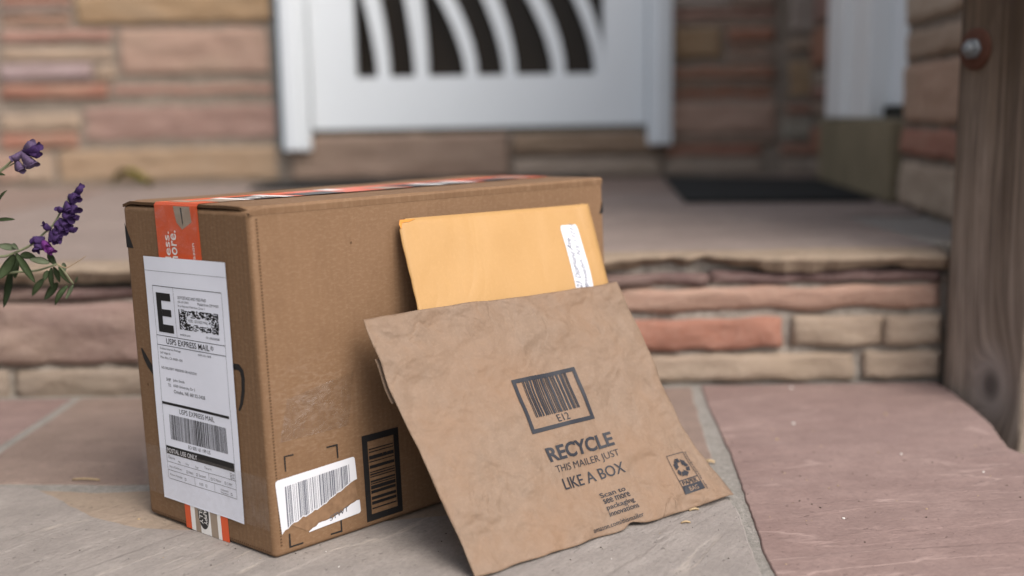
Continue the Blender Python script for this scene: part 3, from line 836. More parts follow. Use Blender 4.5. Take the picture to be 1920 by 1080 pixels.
# arrow ends of the printed smile showing either side of the label; corner triangle
def stroke(pts, w, mp, mi, off):
    L_, R_ = [], []
    for i, (a, b) in enumerate(pts):
        p, q = pts[max(0, i - 1)], pts[min(len(pts) - 1, i + 1)]
        dx, dy = (q[0] - p[0]) * LW, (q[1] - p[1]) * .3; l = math.hypot(dx, dy) or 1
        ww = w[i] if isinstance(w, list) else w
        L_.append((a - dy / l * ww / LW, b + dx / l * ww / .3)); R_.append((a + dy / l * ww / LW, b - dx / l * ww / .3))
    for i in range(len(pts) - 1): ink_poly(bm, mp, [L_[i], L_[i + 1], R_[i + 1], R_[i]], mi, off)
stroke([(.062, .545), (.085, .522), (.115, .498), (.17, .470)], [.0010, .0030, .0036, .0036], mpL, IK, OFF)
stroke([(.800, .545), (.842, .546), (.862, .536), (.868, .515), (.862, .480), (.842, .440), (.820, .418)], [.0026, .0028, .0026, .0024, .0022, .0018, .001], mpL, IK, OFF)
ink_poly(bm, mpL, [(.010, .935), (.012, .858), (.072, .858)], IK, OFF)
ink_rect(bm, mpL, .088, .428, .096, .436, DK, OFF)
link_mesh("body", bm, [M['card'], M['ink_worn'], M['card_dark']], crate)

# two top flaps, their raw edges showing at the short end
def mpT(a, b, z): return (C * (1 - b) + A * b) * (1 - a) + (G * (1 - b) + E * b) * a + Vector((0, 0, z))
def foldpts(a):
    a = .0005 + .995 * a
    e = A * (1 - a) + E * a; ca = max(0, 1 - a * LR / .014)
    inn = (C - A).normalized() * (1 - a) + (G - E).normalized() * a
    return [e + inn * (.0006 + .002 * ca) + nR * .0003 + Vector((0, 0, -.0008 - .0045 * ca)), e + nR * .0008 + Vector((0, 0, -.0026 - .004 * ca)), e + nR * .0007 + (B - A) * .012, e + nR * .0002 + (B - A) * .026]
def flap(b0, b1, seed):
    bm = bmesh.new(); n = 30; m = 8
    def fn(u, v, z):
        a = .0005 + .995 * u; b = b0 + (b1 - b0) * v
        dz = .0008 * nz(a * 7, b * 6, seed)
        ca = max(0, 1 - math.hypot(a * LR, (1 - b) * LW) / .014)          # crushed front corner
        cc = max(0, 1 - math.hypot(a * LR, b * LW) / .010)
        return mpT(a + .010 * ca, b - .016 * ca, z + dz - .0045 * ca - .003 * cc)
    T = [[bm.verts.new(fn(i / n, j / m, -.0002)) for j in range(m + 1)] for i in range(n + 1)]
    Bo = [[bm.verts.new(fn(i / n, j / m, -.0028)) for j in range(m + 1)] for i in range(n + 1)]
    uvl = bm.loops.layers.uv.verify()
    def face(vs, mi=0):
        f = bm.faces.new(vs); f.material_index = mi; f.smooth = False
        for lp in f.loops: lp[uvl].uv = (lp.vert.co.dot(dR) + 5, lp.vert.co.dot(dL))
    for i in range(n):
        for j in range(m):
            face((T[i][j], T[i + 1][j], T[i + 1][j + 1], T[i][j + 1])); face((Bo[i][j], Bo[i][j + 1], Bo[i + 1][j + 1], Bo[i + 1][j]))
        face((T[i][0], Bo[i][0], Bo[i + 1][0], T[i + 1][0])); face((T[i][m], T[i + 1][m], Bo[i + 1][m], Bo[i][m]))
    if b1 > .9:                                               # this flap folds over the long edge
        for i in range(n):
            q0 = [T[i][m], *[bm.verts.new(p) for p in foldpts(i / n)]]; q1 = [T[i + 1][m], *[bm.verts.new(p) for p in foldpts((i + 1) / n)]]
            for a_, b_, c_, d_ in zip(q0, q0[1:], q1[1:], q1): face((a_, b_, c_, d_))
    for j in range(m):
        face((T[0][j], T[0][j + 1], Bo[0][j + 1], Bo[0][j]), 1); face((T[n][j], Bo[n][j], Bo[n][j + 1], T[n][j + 1]))
    return link_mesh("flap", bm, [M['card'], M['card_dark']], crate)
flap(.004, .497, 3); flap(.503, .994, 4)

# printed packing tape: along the top seam, over the edge, down the short face
bm = bmesh.new()
T0, T1 = .295, .640
for i in range(40):
    a0, a1 = i / 40 * .985, (i + 1) / 40 * .985
    f = quad(bm, [mpT(a0, T0, .0006), mpT(a0, T1, .0006), mpT(a1, T1, .0006), mpT(a1, T0, .0006)], 0)
def tp(s, t, off=0): return mpL(s, t, .0006 + off)
def shear(s, t): return s + .028 * (1 - t)                # the tape runs slightly askew
def tpx(w, t, off=0): return tp(shear(T0 + (T1 - T0) * w, t) - (.012 if t > .5 else 0) * 1.0, t, off)
def tprect(w0, t0, w1, t1, mi, off):
    quad(bm, [tpx(w0, t0, off), tpx(w1, t0, off), tpx(w1, t1, off), tpx(w0, t1, off)], mi)
quad(bm, [mpT(0, T0, .0006), mpT(0, T1, .0006), tpx(1, .994), tpx(0, .994)], 0)
for i in range(20):
    t0, t1 = .994 - .994 * i / 20, .994 - .994 * (i + 1) / 20
    quad(bm, [tpx(0, t1), tpx(1, t1), tpx(1, t0), tpx(0, t0)], 0)
# print near the top of the short face
mpt = lambda w, t, off=0: tpx(w, t, off)
ink_text(bm, mpt, "less.", (.16, .836, .30, .917), 1, .012, 90, .0002)
ink_text(bm, mpt, "more.", (.33, .815, .46, .921), 1, .012, 90, .0002)
ink_text(bm, mpt, "by amazon", (.80, .780, .88, .888), 1, .004, 90, .0002)
ink_poly(bm, mpt, [(.45, .992), (.83, .992), (.85, .948), (.62, .925), (.50, .945)], 2, .0002)
ink_poly(bm, mpt, [(.61, .988), (.645, .988), (.655, .945), (.640, .935)], 3, .0003)
# striped section at the bottom
for w0, w1, mi in ((.14, .24, 1), (.24, .36, 2), (.36, .56, 1), (.60, .76, 2), (.76, .84, 1)): tprect(w0, .0, w1, .16, mi, .0002)
tprect(.56, .0, .60, .16, 1, .0002)
ink_poly(bm, mpt, [(.445 + .125 * math.cos(k * math.pi / 14), .062 + .047 * math.sin(k * math.pi / 14)) for k in range(28)], 3, .0004)
ink_text(bm, mpt, "HAPPY", (.452, .030, .532, .094), 1, .006, -90, .0006)
ink_text(bm, mpt, "BELLY", (.350, .030, .430, .094), 1, .006, -90, .0006)
# print along the top
rnd = random.Random(8)
a = .05
for a0, a1, w0, w1, mi in ((.015, .045, .1, .6, 2), (.045, .10, .35, 1, 2), (.10, .125, .2, 1, 1), (.125, .195, .3, 1, 3), (.195, .22, .2, 1, 1), (.245, .35, .45, 1, 3),
                           (.37, .41, .05, .5, 1), (.46, .52, .4, 1, 2), (.54, .61, .25, 1, 3), (.61, .64, .3, 1, 1), (.64, .71, .3, 1, 3), (.71, .74, .3, 1, 1), (.77, .88, .45, 1, 3), (.90, .95, .2, .9, 2)):
    quad(bm, [mpT(a0, T0 + (T1 - T0) * w0, .0008), mpT(a0, T0 + (T1 - T0) * w1, .0008), mpT(a1, T0 + (T1 - T0) * w1, .0008), mpT(a1, T0 + (T1 - T0) * w0, .0008)], mi)
mptop = lambda x, y, off=0: mpT(x, T0 + (T1 - T0) * (1 - y), .0008 + off)
ink_text(bm, mptop, "HAPPY", (.132, .06, .190, .50), 1, .01, 0, .0002)
ink_text(bm, mptop, "BELLY", (.650, .06, .702, .5), 1, .01, 0, .0002)
link_mesh("packing_tape", bm, [M['orange'], M['tape_white'], M['tape_tan'], M['tape_black']], crate)

# wrinkled clear film over the top of the printed tape, and clear tape bands
for fn_, nu_, nv_ in ((lambda u, v: mpL(.30 + .33 * u, .855 + .138 * v, .0022 + .0006 * nz(u * 6, v * 6, 1)), 10, 8),
                      (lambda u, v: mpL(.004 + .988 * u, .085 + .155 * v, .0024 + .0002 * nz(u * 6, v * 6, 2)), 14, 6),
                      (lambda u, v: mpR(.012 + .070 * u + .01 * v, .100 + .036 * v + .012 * u * v, .0008 + .0003 * nz(u * 7, v * 7, 3)), 14, 10)):
    bm = bmesh.new(); grid_surface(bm, fn_, nu_, nv_); link_mesh("clear_tape", bm, [M['film']], crate)

# the shipping label
bm = bmesh.new()
def lbl(x, y, off=0.0):
    cur = .0010 + .0009 * math.sin(x * 3.0 + y * 4) ** 2 * .6 + .0035 * max(0, x - .8) * max(0, .35 - y) * 6
    return mpL(.155 + .65 * x + .004 * y, .0755 + .762 * y + .004 * x, cur + off)
grid_surface(bm, lambda u, v: lbl(u, v), 16, 24, 0)
K = 1
def lt(s, x0, y1, x1, y0, bold=0.0, mi=1, off=.00025): ink_text(bm, lbl, s, (x0, min(y0, y1), x1, max(y0, y1)), mi, bold, 0, off)
def lr(x0, y0, x1, y1, mi=1, off=.00025, st=.08): ink_rect(bm, lbl, x0, y0, x1, y1, mi, off, st)
TH_ = .0022
lr(.0, .9435, 1.0, .9447, 3)
lr(.087, .884, .932, .884 + TH_); lr(.087, .093, .0895, .884); lr(.9305, .093, .933, .884)
lr(.353, .687, .3555, .884); lr(.087, .685, .932, .685 + TH_); lr(.087, .646, .932, .646 + TH_)
for x0, y0, x1, y1 in ((.126, .701, .188, .859), (.188, .828, .310, .859), (.188, .766, .306, .794), (.188, .701, .321, .733)): lr(x0, y0, x1, y1)
lt("US POSTAGE AND FEES PAID", .405, .855, .746, .843); lt("JUL 03 2003", .403, .836, .535, .826); lt("Mailed from ZIP 94301", .645, .837, .887, .827); lt("8 oz Express Mail Rate Zone 5", .400, .820, .726, .810)
rnd = random.Random(77)
nx_, ny_ = 62, 22
bx0, by0, bx1, by1 = .403, .724, .875, .803
for j in range(ny_):
    i = 0
    while i < nx_:
        run = rnd.choice([1, 1, 2, 2, 3])
        if rnd.random() < .58:
            xa, xb_ = bx0 + (bx1 - bx0) * i / nx_, bx0 + (bx1 - bx0) * min(nx_, i + run) / nx_
            ya, yb_ = by0 + (by1 - by0) * j / ny_, by0 + (by1 - by0) * (j + 1) / ny_
            if not (.505 < xb_ and xa < .760 and .752 < yb_ and ya < .773): lr(xa, ya, xb_, yb_)
        i += run
lr(.403, .724, .414, .803, 1, .0003); lr(.862, .724, .868, .803, 1, .0003)
lt("VOID - DO NOT MAIL", .515, .768, .750, .757)
lt("endicia.com", .398, .7075, .524, .699); lt("071V00500580", .715, .7105, .873, .702)
lt("USPS EXPRESS MAIL", .207, .678, .745, .655, .006); lt("®", .757, .677, .795, .660)
lt("Endicia Internet Postage", .118, .638, .382, .627); lt("247 High St", .117, .620, .246, .609); lt("Palo Alto, CA 94301-1041", .117, .602, .397, .591); lt("(650) 321-2640", .600, .638, .758, .628)
lt("NO DELIVERY WEEKEND OR HOLIDAY", .118, .560, .567, .550)
lt("SHIP", .167, .516, .224, .503); lt("John Smith", .253, .516, .396, .503); lt("TO:", .183, .493, .223, .481); lt("6500 University Dr S", .252, .494, .520, .480); lt("Omaha, NE 68132-3428", .253, .472, .640, .456)
lr(.090, .404, .912, .4145)
lt("USPS EXPRESS MAIL", .300, .396, .729, .376)
x = .168; rnd = random.Random(5)
while x < .862:
    w = rnd.choice([.0035, .0045, .006, .009]); mi = 1 if rnd.random() < .6 else 3
    if .49 < x < .55: w = .012; mi = 1
    lr(x, .262, min(x + w, .862), .365, mi); x += w + rnd.choice([.004, .005, .007])
lt("EO 000 161 199 US", .382, .255, .647, .240)
lr(.093, .197, .926, .231); lt("POSTAL USE ONLY", .105, .222, .483, .203, .012, 2, .0005)
lr(.093, .162, .932, .1635); lr(.093, .127, .932, .1285); lr(.093, .0905, .932, .092)
lr(.606, .128, .6082, .162); lr(.429, .092, .4312, .127); lr(.667, .092, .6692, .127)
for s_, b_ in (("Date In", (.111, .188, .192, .177)), ("Mo", (.237, .178, .264, .168)), ("Day", (.331, .178, .371, .168)), ("Year", (.447, .178, .490, .168)), ("Time In", (.560, .185, .643, .175)),
               ("Day of Delivery", (.114, .148, .275, .137)), ("Next", (.362, .148, .416, .137)), ("Second", (.486, .148, .566, .137)), ("12 Noon", (.660, .148, .750, .137)), ("3 PM", (.825, .147, .881, .136)),
               ("Return Receipt", (.114, .114, .272, .103)), ("COD", (.484, .112, .532, .102)), ("Additional", (.739, .114, .829, .106)), ("Insurance", (.739, .103, .829, .096)), ("AM", (.895, .188, .920, .179)), ("PM", (.895, .175, .920, .166))):
    lt(s_, *b_, 0, 3)
for bx_, by_ in ((.332, .136), (.452, .136), (.628, .136), (.791, .136), (.301, .102), (.558, .101), (.859, .098), (.868, .179), (.868, .166)):
    ink_frame(bm, lbl, bx_, by_, bx_ + .020, by_ + .0105, .0028, .0018, 3, .00025)
link_mesh("shipping_label", bm, [M['paper'], M['ink'], M['sticker'], M['ink_grey']], crate)

# the torn barcode sticker on the long face
bm = bmesh.new()
rnd = random.Random(31)
def torn(xa, ya, xb, yb, n, amp):
    return [(xa + (xb - xa) * i / n + rnd.uniform(-.0006, .0006), ya + (yb - ya) * i / n + rnd.uniform(-amp, amp) + (.003 * math.sin(i / n * 9)) * .4) for i in range(n + 1)]
edge = torn(.0082, .0215, .0868, .0482, 26, .0009)
edge[0] = (.0076, .0200)
def arc(cx_, cy_, r, a0, a1): return [(cx_ + r * math.cos(math.radians(a0 + (a1 - a0) * k / 5)), cy_ + r * math.sin(math.radians(a0 + (a1 - a0) * k / 5))) for k in range(6)]
upper = edge + arc(.0838, .0680, .0026, 0, 90) + arc(.0078, .0652, .0030, 90, 180)
tri = lambda pts, mi, off: ink_poly(bm, mpR, pts, mi, off)
f = tri(upper, 0, .0006)
low_edge = torn(.0345, .0158, .0890, .0292, 16, .0007)
low = [(.0340, .0146)] + low_edge + arc(.0868, .0196, .0024, 0, -80)
tri(low, 0, .0006)
liner = [(x, y - .0001) for x, y in edge[3:-1]] + [(x - .001, y + .0006) for x, y in low_edge[::-1]]
f = tri(liner, 3, .00035)
def edge_y(x):
    for (xa, ya), (xb, yb) in zip(edge, edge[1:]):
        if xa <= x <= xb and xb > xa: return ya + (yb - ya) * (x - xa) / (xb - xa)
    return .05
x = .0135; rnd = random.Random(9)
while x < .0800:
    w = rnd.choice([.0004, .0006, .0009, .0014]); ytop = .0612 + (x - .0135) * .055
    yb = edge_y(x) + .0012
    if yb < ytop - .002: ink_poly(bm, mpR, [(x, yb), (x + w, edge_y(x + w) + .0012), (x + w, ytop), (x, ytop)], 1, .0009)
    x += w + rnd.choice([.0005, .0007, .0010, .0015])
ink_text(bm, lambda x, y, o: mpR(x, y + (x - .055) * .22, o), "STWT", (.0560, .0182, .0760, .0228), 2, .008, 0, .0009)
bmesh.ops.triangulate(bm, faces=[f for f in bm.faces if len(f.verts) > 6])
link_mesh("barcode_sticker", bm, [M['sticker'], M['ink_faint'], M['ink_grey'], M['torn']], crate)

# ------------------------------------------------------------------ the manila envelope, leaning on the box
ETL = Vector((-.10300, .94502, .28062)); et = Vector((.76323, .64606, -.00872)); ev = Vector((.21828, -.27052, -.93764)); en = Vector((.60814, -.71374, .34749))
EW, EL = .2415, .2965
env = empty("padded_envelope", (ETL + et * EW / 2 + ev * EL).to_tuple())
tag(env, "orange manila envelope with a handwritten address sticker leaning on the box behind the brown mailer", "envelope")
def mpE(a, b, off=0.0):
    ea = min(a, EW - a); eb = min(b, EL - b)
    pil = .0022 * (1 - math.exp(-max(0, min(ea, eb)) / .012))
    wob = .0030 * nz(a * 11, b * 7, 2) + .0018 * nz(a * 26, b * 22, 4) + .0010 * (ridged(a * 8 + b * 5, b * 6, 6) - .5)
    rdg = .0026 * max(0, 1 - abs(a - .2300) / .004) - .0005 * max(0, 1 - abs(a - .2345) / .003)
    return ETL + et * a + ev * b + en * (pil + wob * (1 - math.exp(-max(0, min(ea, eb)) / .01)) + rdg + off)
bm = bmesh.new()
def env_xy(u, v):
    a, b = u * EW, v * EL
    cut = max(0, 1 - math.hypot(a, b) / .010)                # blunted top left corner
    a += .004 * cut; b += .004 * cut
    if u == 0: a += .0012 * nz(b * 60, 3) + .0008
    return a, b
NU, NV = 48, 56
g1 = grid_surface(bm, lambda u, v: mpE(*env_xy(u, v)), NU, NV, 0, lambda u, v: (u * EW, v * EL))
g2 = grid_surface(bm, lambda u, v: (lambda ab: ETL + et * ab[0] + ev * ab[1] + en * (-.0009))(env_xy(u, v)), NU, NV, 0, lambda u, v: (u * EW + 1, v * EL))
rim = lambda g: [g[i][0] for i in range(NU + 1)] + [g[NU][j] for j in range(1, NV + 1)] + [g[i][NV] for i in range(NU - 1, -1, -1)] + [g[0][j] for j in range(NV - 1, 0, -1)]
ra, rb = rim(g1), rim(g2)
for i in range(len(ra)): bm.faces.new((ra[i], rb[i], rb[(i + 1) % len(ra)], ra[(i + 1) % len(ra)]))
bmesh.ops.recalc_face_normals(bm, faces=bm.faces[:])
# worn corner
for pts in ([(.0030, .0010), (.0012, .0052), (.0022, .0098), (.0048, .0040), (.0130, .0034), (.0205, .0012)],):
    ink_poly(bm, mpE, pts, 1, .0004)
link_mesh("paper_body", bm, [M['manila'], M['manila_edge']], env)
bm = bmesh.new()
SX0, SX1, SY0, SY1 = .1915, .2163, .0209, .112
rc = .0035
pts = [(SX0 + rc, SY0), (SX1 - rc, SY0), (SX1 - .001, SY0 + .001), (SX1, SY0 + rc), (SX1, SY1), (SX0, SY1), (SX0, SY0 + rc), (SX0 + .001, SY0 + .001)]
NS = 16
grid_surface(bm, lambda u, v: mpE(SX0 + (SX1 - SX0) * (u if v > .03 else .5 + (u - .5) * (.86 + 4.6 * v)), SY0 + (SY1 - SY0) * v, .0004), 8, 24, 0)
flip = lambda x, y, off=0: mpE(x, y, off)
def hand(s, x0, x1, ya, yb):
    # writing runs up the envelope: letters stand towards the left
    vs, fs = text_mesh(s, -.006)
    ve = []
    for a_, b_ in vs:
        al = a_ + .05 * b_ + .006 * math.sin(a_ * 40)
        xx = x1 - (x1 - x0) * (b_ + .10 * math.sin(a_ * 17)); yy = ya + (yb - ya) * al
        ve.append(bm.verts.new(mpE(xx, yy, .0009)))
    for f in fs:
        try: q = bm.faces.new([ve[i] for i in f]); q.material_index = 1
        except ValueError: pass
hand("23 Diamond Ave", .1935, .2005, .088, .036)
hand("Brooklyn, NY 11211", .2045, .2115, .090, .023)
link_mesh("address_label", bm, [M['sticker'], M['pen']], env)

# ------------------------------------------------------------------ the kraft mailer in front
MO = Vector((.21332, .98010, .0012)); mx = Vector((.81195, .58372, 0)); mv = Vector((-.30933, .43027, .84805)); mn = Vector((.49503, -.68857, .52992))
mailer = empty("paper_mailer", (MO - mx * .16).to_tuple())
tag(mailer, "large creased brown kraft paper mailer printed with recycling text leaning in front of the envelope", "mailer")
def lerp_tab(tab, y):
    if y <= tab[0][0]: return tab[0][1]
    for (ya, xa), (yb, xb) in zip(tab, tab[1:]):
        if y <= yb: return xa + (xb - xa) * (y - ya) / (yb - ya)
    return tab[-1][1]
RE = [(0, 0.0), (.010, -.0015), (.031, -.0108), (.055, -.020), (.081, -.0265), (.126, -.0305), (.160, -.0310), (.208, -.0390), (.236, -.0447)]
LE = [(0, -.3045), (.029, -.3061), (.115, -.3138), (.175, -.3250), (.235, -.3296)]
MT = .2355
def mdisp(x, y):
    """crumple of the paper: broad swells, sharp folds growing towards the bottom and right"""
    lowb = math.exp(-max(0, y) / .022); right = math.exp(-max(0, -.02 - x) / .035)
    d = .0034 * nz(x * 9, y * 9, 1.5) + .0030 * nz(x * 19 + 4, y * 23, 2.5)
    d += .0026 * (ridged(x * 13 + y * 6, y * 15 - x * 5, 4.4) - .5) + .0009 * nz(x * 45, y * 45, 6.5)
    d += (.0005 + .0030 * lowb + .0012 * right) * (ridged(x * 26, y * 30, 7.7) - .5)
    d += .0036 * right * (ridged(x * 40 + y * 14, y * 9, 3.3) - .5) + .0018 * math.exp(-max(0, .235 - y) / .03) * (ridged(x * 24 - y * 20, y * 26, 5.1) - .5)
    d += .0018 * lowb * nz(x * 60, y * 50, 9.1)
    # bowed: the foot flares forward, the top right corner curls
    d += .004 * math.sin(math.pi * min(1, max(0, y / MT))) * -1
    d += .0035 * max(0, 1 - math.hypot(x + .047, y - .2355) / .03)
    # a fold pushed in at the foot
    d += -.0055 * math.exp(-((x + .132) / .010) ** 2) * math.exp(-(max(0, y) / .010) ** 2)
    return d
def mp3(x, y, off=0.0):
    d = mdisp(x, y)
    p = MO + mx * x + mv * y + mn * (d + off)
    return p
def mailer_xy(u, v):
    y = v * MT
    xl, xr = lerp_tab(LE, y), lerp_tab(RE, y)
    xx = xl + (xr - xl) * u
    if v < .04: y += .0030 * (nz(xx * 26, 4) + .4) * (1 - v / .04) + .004 * math.exp(-((xx + .130) / .008) ** 2) * (1 - v / .04)
    if v > .97: y += .0008 * nz(xx * 18, 8)
    return xx, y
bm = bmesh.new()
NU, NV = 130, 100
g1 = grid_surface(bm, lambda u, v: mp3(*mailer_xy(u, v)), NU, NV, 0, lambda u, v: mailer_xy(u, v))
def back(u, v):
    x, y = mailer_xy(u, v); e = min(u * .3, (1 - u) * .3, v * MT, (1 - v) * MT * 3)
    return mp3(x, y) - mn * (.0005 + .0028 * (1 - math.exp(-e / .015)))
g2 = grid_surface(bm, back, NU, NV, 0, lambda u, v: mailer_xy(u, v))
ra, rb = rim(g1), rim(g2)
for i in range(len(ra)): bm.faces.new((ra[i], rb[i], rb[(i + 1) % len(ra)], ra[(i + 1) % len(ra)]))
zmin = min(v.co.z for v in bm.verts)
for v in bm.verts:
    if v.co.z < .0006: v.co.z = .0006 + .0002 * abs(nz(v.co.x * 50, v.co.y * 50))
bmesh.ops.recalc_face_normals(bm, faces=bm.faces[:])
MOFF = .0006; ST = .004
def mpk(x, y, off=0.0):        # print frame, turned very slightly on the sheet
    return mp3(x + .055 * (.09 - y), y + .018 * (x + .16), off)
def mt(s, x0, y0, x1, y1, bold=0.0, rot=0, mi=1, off=MOFF): ink_text(bm, mpk, s, (x0, y0, x1, y1), mi, bold, rot, off)
FX0, FX1, FY0, FY1 = -.2010, -.1265, .1055, .1580
ink_frame(bm, mpk, FX0, FY0, FX1, FY1, .0038, .0038, 1, MOFF, ST)
x = -.1905; rnd = random.Random(14)
while x < -.1385:
    w = rnd.choice([.0005, .0008, .0012, .0018, .0026]); ink_rect(bm, mpk, x, .1192, min(x + w, -.1385), .1560, 1, MOFF, ST); x += w + rnd.choice([.0006, .0008, .0012, .0018])
mt("E12", -.1680, .1108, -.1545, .1178, 0)
mt("RECYCLE", -.1945, .0768, -.1160, .0905, .030)
mt("THIS MAILER JUST", -.1925, .0645, -.1155, .0728, -.006)
mt("LIKE A BOX", -.1900, .0500, -.1165, .0605, .006)
for k, (s_, w_) in enumerate((("Scan to", .0290), ("see more", .0310), ("packaging", .0325), ("innovations", .0335))):
    yb = .0338 - k * .0060; mt(s_, -.1555, yb - (.0010 if s_ == "packaging" else 0), -.1555 + w_, yb + .0046, .010)
mt("amazon.com/thismailer", -.1795, .0068, -.1215, .0112, .0)
# paper bag recycling mark
PX0, PX1 = -.0640, -.0392
ink_frame(bm, mpk, PX0, .0265, PX1, .0530, .0006, .0006, 1, MOFF, ST)
ink_frame(bm, mpk, PX0, .0205, PX1, .0268, .0006, .0006, 1, MOFF, ST)
ink_rect(bm, mpk, PX0, .0130, PX1, .0205, 1, MOFF, ST)
mt("PAPER", PX0 + .0030, .0216, PX1 - .0030, .0257, .014); mt("BAG", PX0 + .0070, .0146, PX1 - .0070, .0190, .008, 0, 2, MOFF + .0003)
mt("how2recycle.info", PX1 + .0008, .0120, PX1 + .0036, .0520, .008, -90)
ccx, ccy, R_ = (PX0 + PX1) / 2, .0388, .0098
def rot2(px_, py_, a): c_, s_ = math.cos(a), math.sin(a); return ccx + px_ * c_ - py_ * s_, ccy + px_ * s_ + py_ * c_
for k in range(3):
    a = 2 * math.pi * k / 3
    for poly in ([(-.0052, -.0085), (.0000, -.0085), (.0000, -.0042), (-.0030, -.0042)],          # lower bar
                 [(.0000, -.0100), (.0052, -.0064), (.0000, -.0026)],                              # arrow head
                 [(-.0060, -.0080), (-.0036, -.0040), (-.0056, -.0010), (-.0084, -.0040)]):        # folded corner
        ink_poly(bm, mpk, [rot2(px_, py_, a) for px_, py_ in poly], 1, MOFF)
link_mesh("paper_sheet", bm, [M['kraft'], M['ink_mailer'], M['kraft']], mailer)
# closing flap folded behind the left edge
bm = bmesh.new()
grid_surface(bm, lambda u, v: mp3(lerp_tab(LE, .205 - .045 * v) - .0005 + .03 * u, .200 - .040 * v) - mn * (.0060 - .001 * u), 6, 8, 0, lambda u, v: (u * .03, v * .05))
link_mesh("closing_flap", bm, [M['kraft']], mailer)

# ------------------------------------------------------------------ the sage plant at the left
plant = empty("sage_plant", (-.62, 1.0, 0))
tag(plant, "purple flowering sage plant with drooping green leaves at the left edge", "plant")
STEMS = [([(-.60, 1.01, .16), (-.519, 1.0, .2524), (-.489, 1.0, .2462), (-.4733, 1.0, .2501), (-.4574, 1.0, .2575), (-.4447, 1.0, .268), (-.4354, 1.0, .276), (-.418, 1.0, .3016), (-.4071, 1.0, .3104)], .0016, .0007, 'stem'),
         ([(-.615, 1.0, .10), (-.5118, 1.0, .2213), (-.4803, 1.0, .2301), (-.4545, 1.0, .2322), (-.4351, 1.0, .2381)], .0014, .0009, 'stem'),
         ([(-.4351, 1.0, .2381), (-.4273, 1.0, .2343), (-.4182, 1.0, .2383), (-.4069, 1.0, .2453)], .0007, .0003, 'twig'),
         ([(-.62, 1.01, .12), (-.56, 1.0, .25), (-.5081, 1.0, .3107), (-.4812, 1.0, .3278), (-.4676, 1.0, .3381), (-.4579, 1.0, .3459), (-.4487, 1.0, .3532)], .0014, .0008, 'stem'),
         ([(-.56, 1.0, .25), (-.4975, 1.0, .3155), (-.4813, 1.0, .3268), (-.4664, 1.0, .3351)], .0010, .0006, 'stem'),
         ([(-.4351, 1.0, .2381), (-.4268, 1.0, .2276), (-.421, 1.0, .2182)], .0008, .0005, 'stem'),
         ([(-.62, 1.0, -.003), (-.615, 1.0, .10), (-.60, 1.01, .16)], .0030, .0018, 'stem'),
         ([(-.63, 1.01, -.003), (-.62, 1.01, .12)], .0025, .0016, 'stem')]
for pts, r0, r1, mt_ in STEMS:
    bm = bmesh.new(); tube(bm, pts, r0, r1); link_mesh("twig" if mt_ == 'twig' else "stem", bm, M[mt_], plant)
LEAVES = [((-0.4725, 1.0, 0.2536), (-0.4884, 0.996, 0.2585), 0.0066, 1),((-0.4698, 0.99, 0.2487), (-0.4881, 0.986, 0.2272), 0.0107, 0),((-0.4823, 1.005, 0.234), (-0.4909, 1.001, 0.1984), 0.0112, 2),((-0.4663, 0.985, 0.2509), (-0.4488, 0.981, 0.2247), 0.0071, 0),((-0.4742, 1.01, 0.2462), (-0.4575, 1.006, 0.2454), 0.0071, 0),((-0.4399, 0.995, 0.2399), (-0.457, 0.991, 0.2453), 0.0066, 1),((-0.4473, 1.01, 0.2473), (-0.4388, 1.006, 0.2363), 0.0061, 0),((-0.4366, 0.99, 0.2359), (-0.435, 0.986, 0.2171), 0.0066, 2),((-0.4338, 1.0, 0.2355), (-0.4222, 0.996, 0.2204), 0.0046, 0),((-0.4219, 0.99, 0.2187), (-0.4344, 0.986, 0.2017), 0.0061, 0),((-0.4231, 1.005, 0.2174), (-0.4303, 1.001, 0.2041), 0.0041, 1),((-0.4531, 1.01, 0.2229), (-0.4646, 1.006, 0.2075), 0.0061, 0),((-0.4427, 1.015, 0.2177), (-0.4553, 1.011, 0.2028), 0.0071, 2),((-0.4337, 1.01, 0.2377), (-0.4306, 1.006, 0.2304), 0.0051, 1),((-0.4193, 1.0, 0.2197), (-0.4145, 0.996, 0.2269), 0.0026, 1),((-0.4887, 1.0, 0.281), (-0.4694, 0.996, 0.2831), 0.0036, 0),((-0.4849, 1.0, 0.2992), (-0.4744, 0.996, 0.3104), 0.0031, 0),((-0.4905, 1.01, 0.3229), (-0.4793, 1.006, 0.3239), 0.0036, 0),((-0.4761, 1.0, 0.2583), (-0.4686, 0.996, 0.2536), 0.0041, 1),((-0.4443, 1.0, 0.232), (-0.4474, 0.996, 0.2234), 0.0051, 0),((-0.4831, 1.02, 0.244), (-0.4842, 1.016, 0.2236), 0.0082, 2),((-0.4477, 1.02, 0.2329), (-0.441, 1.016, 0.2186), 0.0051, 2),
          ((-.51, 1.0, .25), (-.505, .99, .215), .010, 0), ((-.53, 1.01, .24), (-.56, 1.0, .21), .011, 2), ((-.55, 1.0, .26), (-.53, .99, .285), .009, 0)]
rnd = random.Random(3)
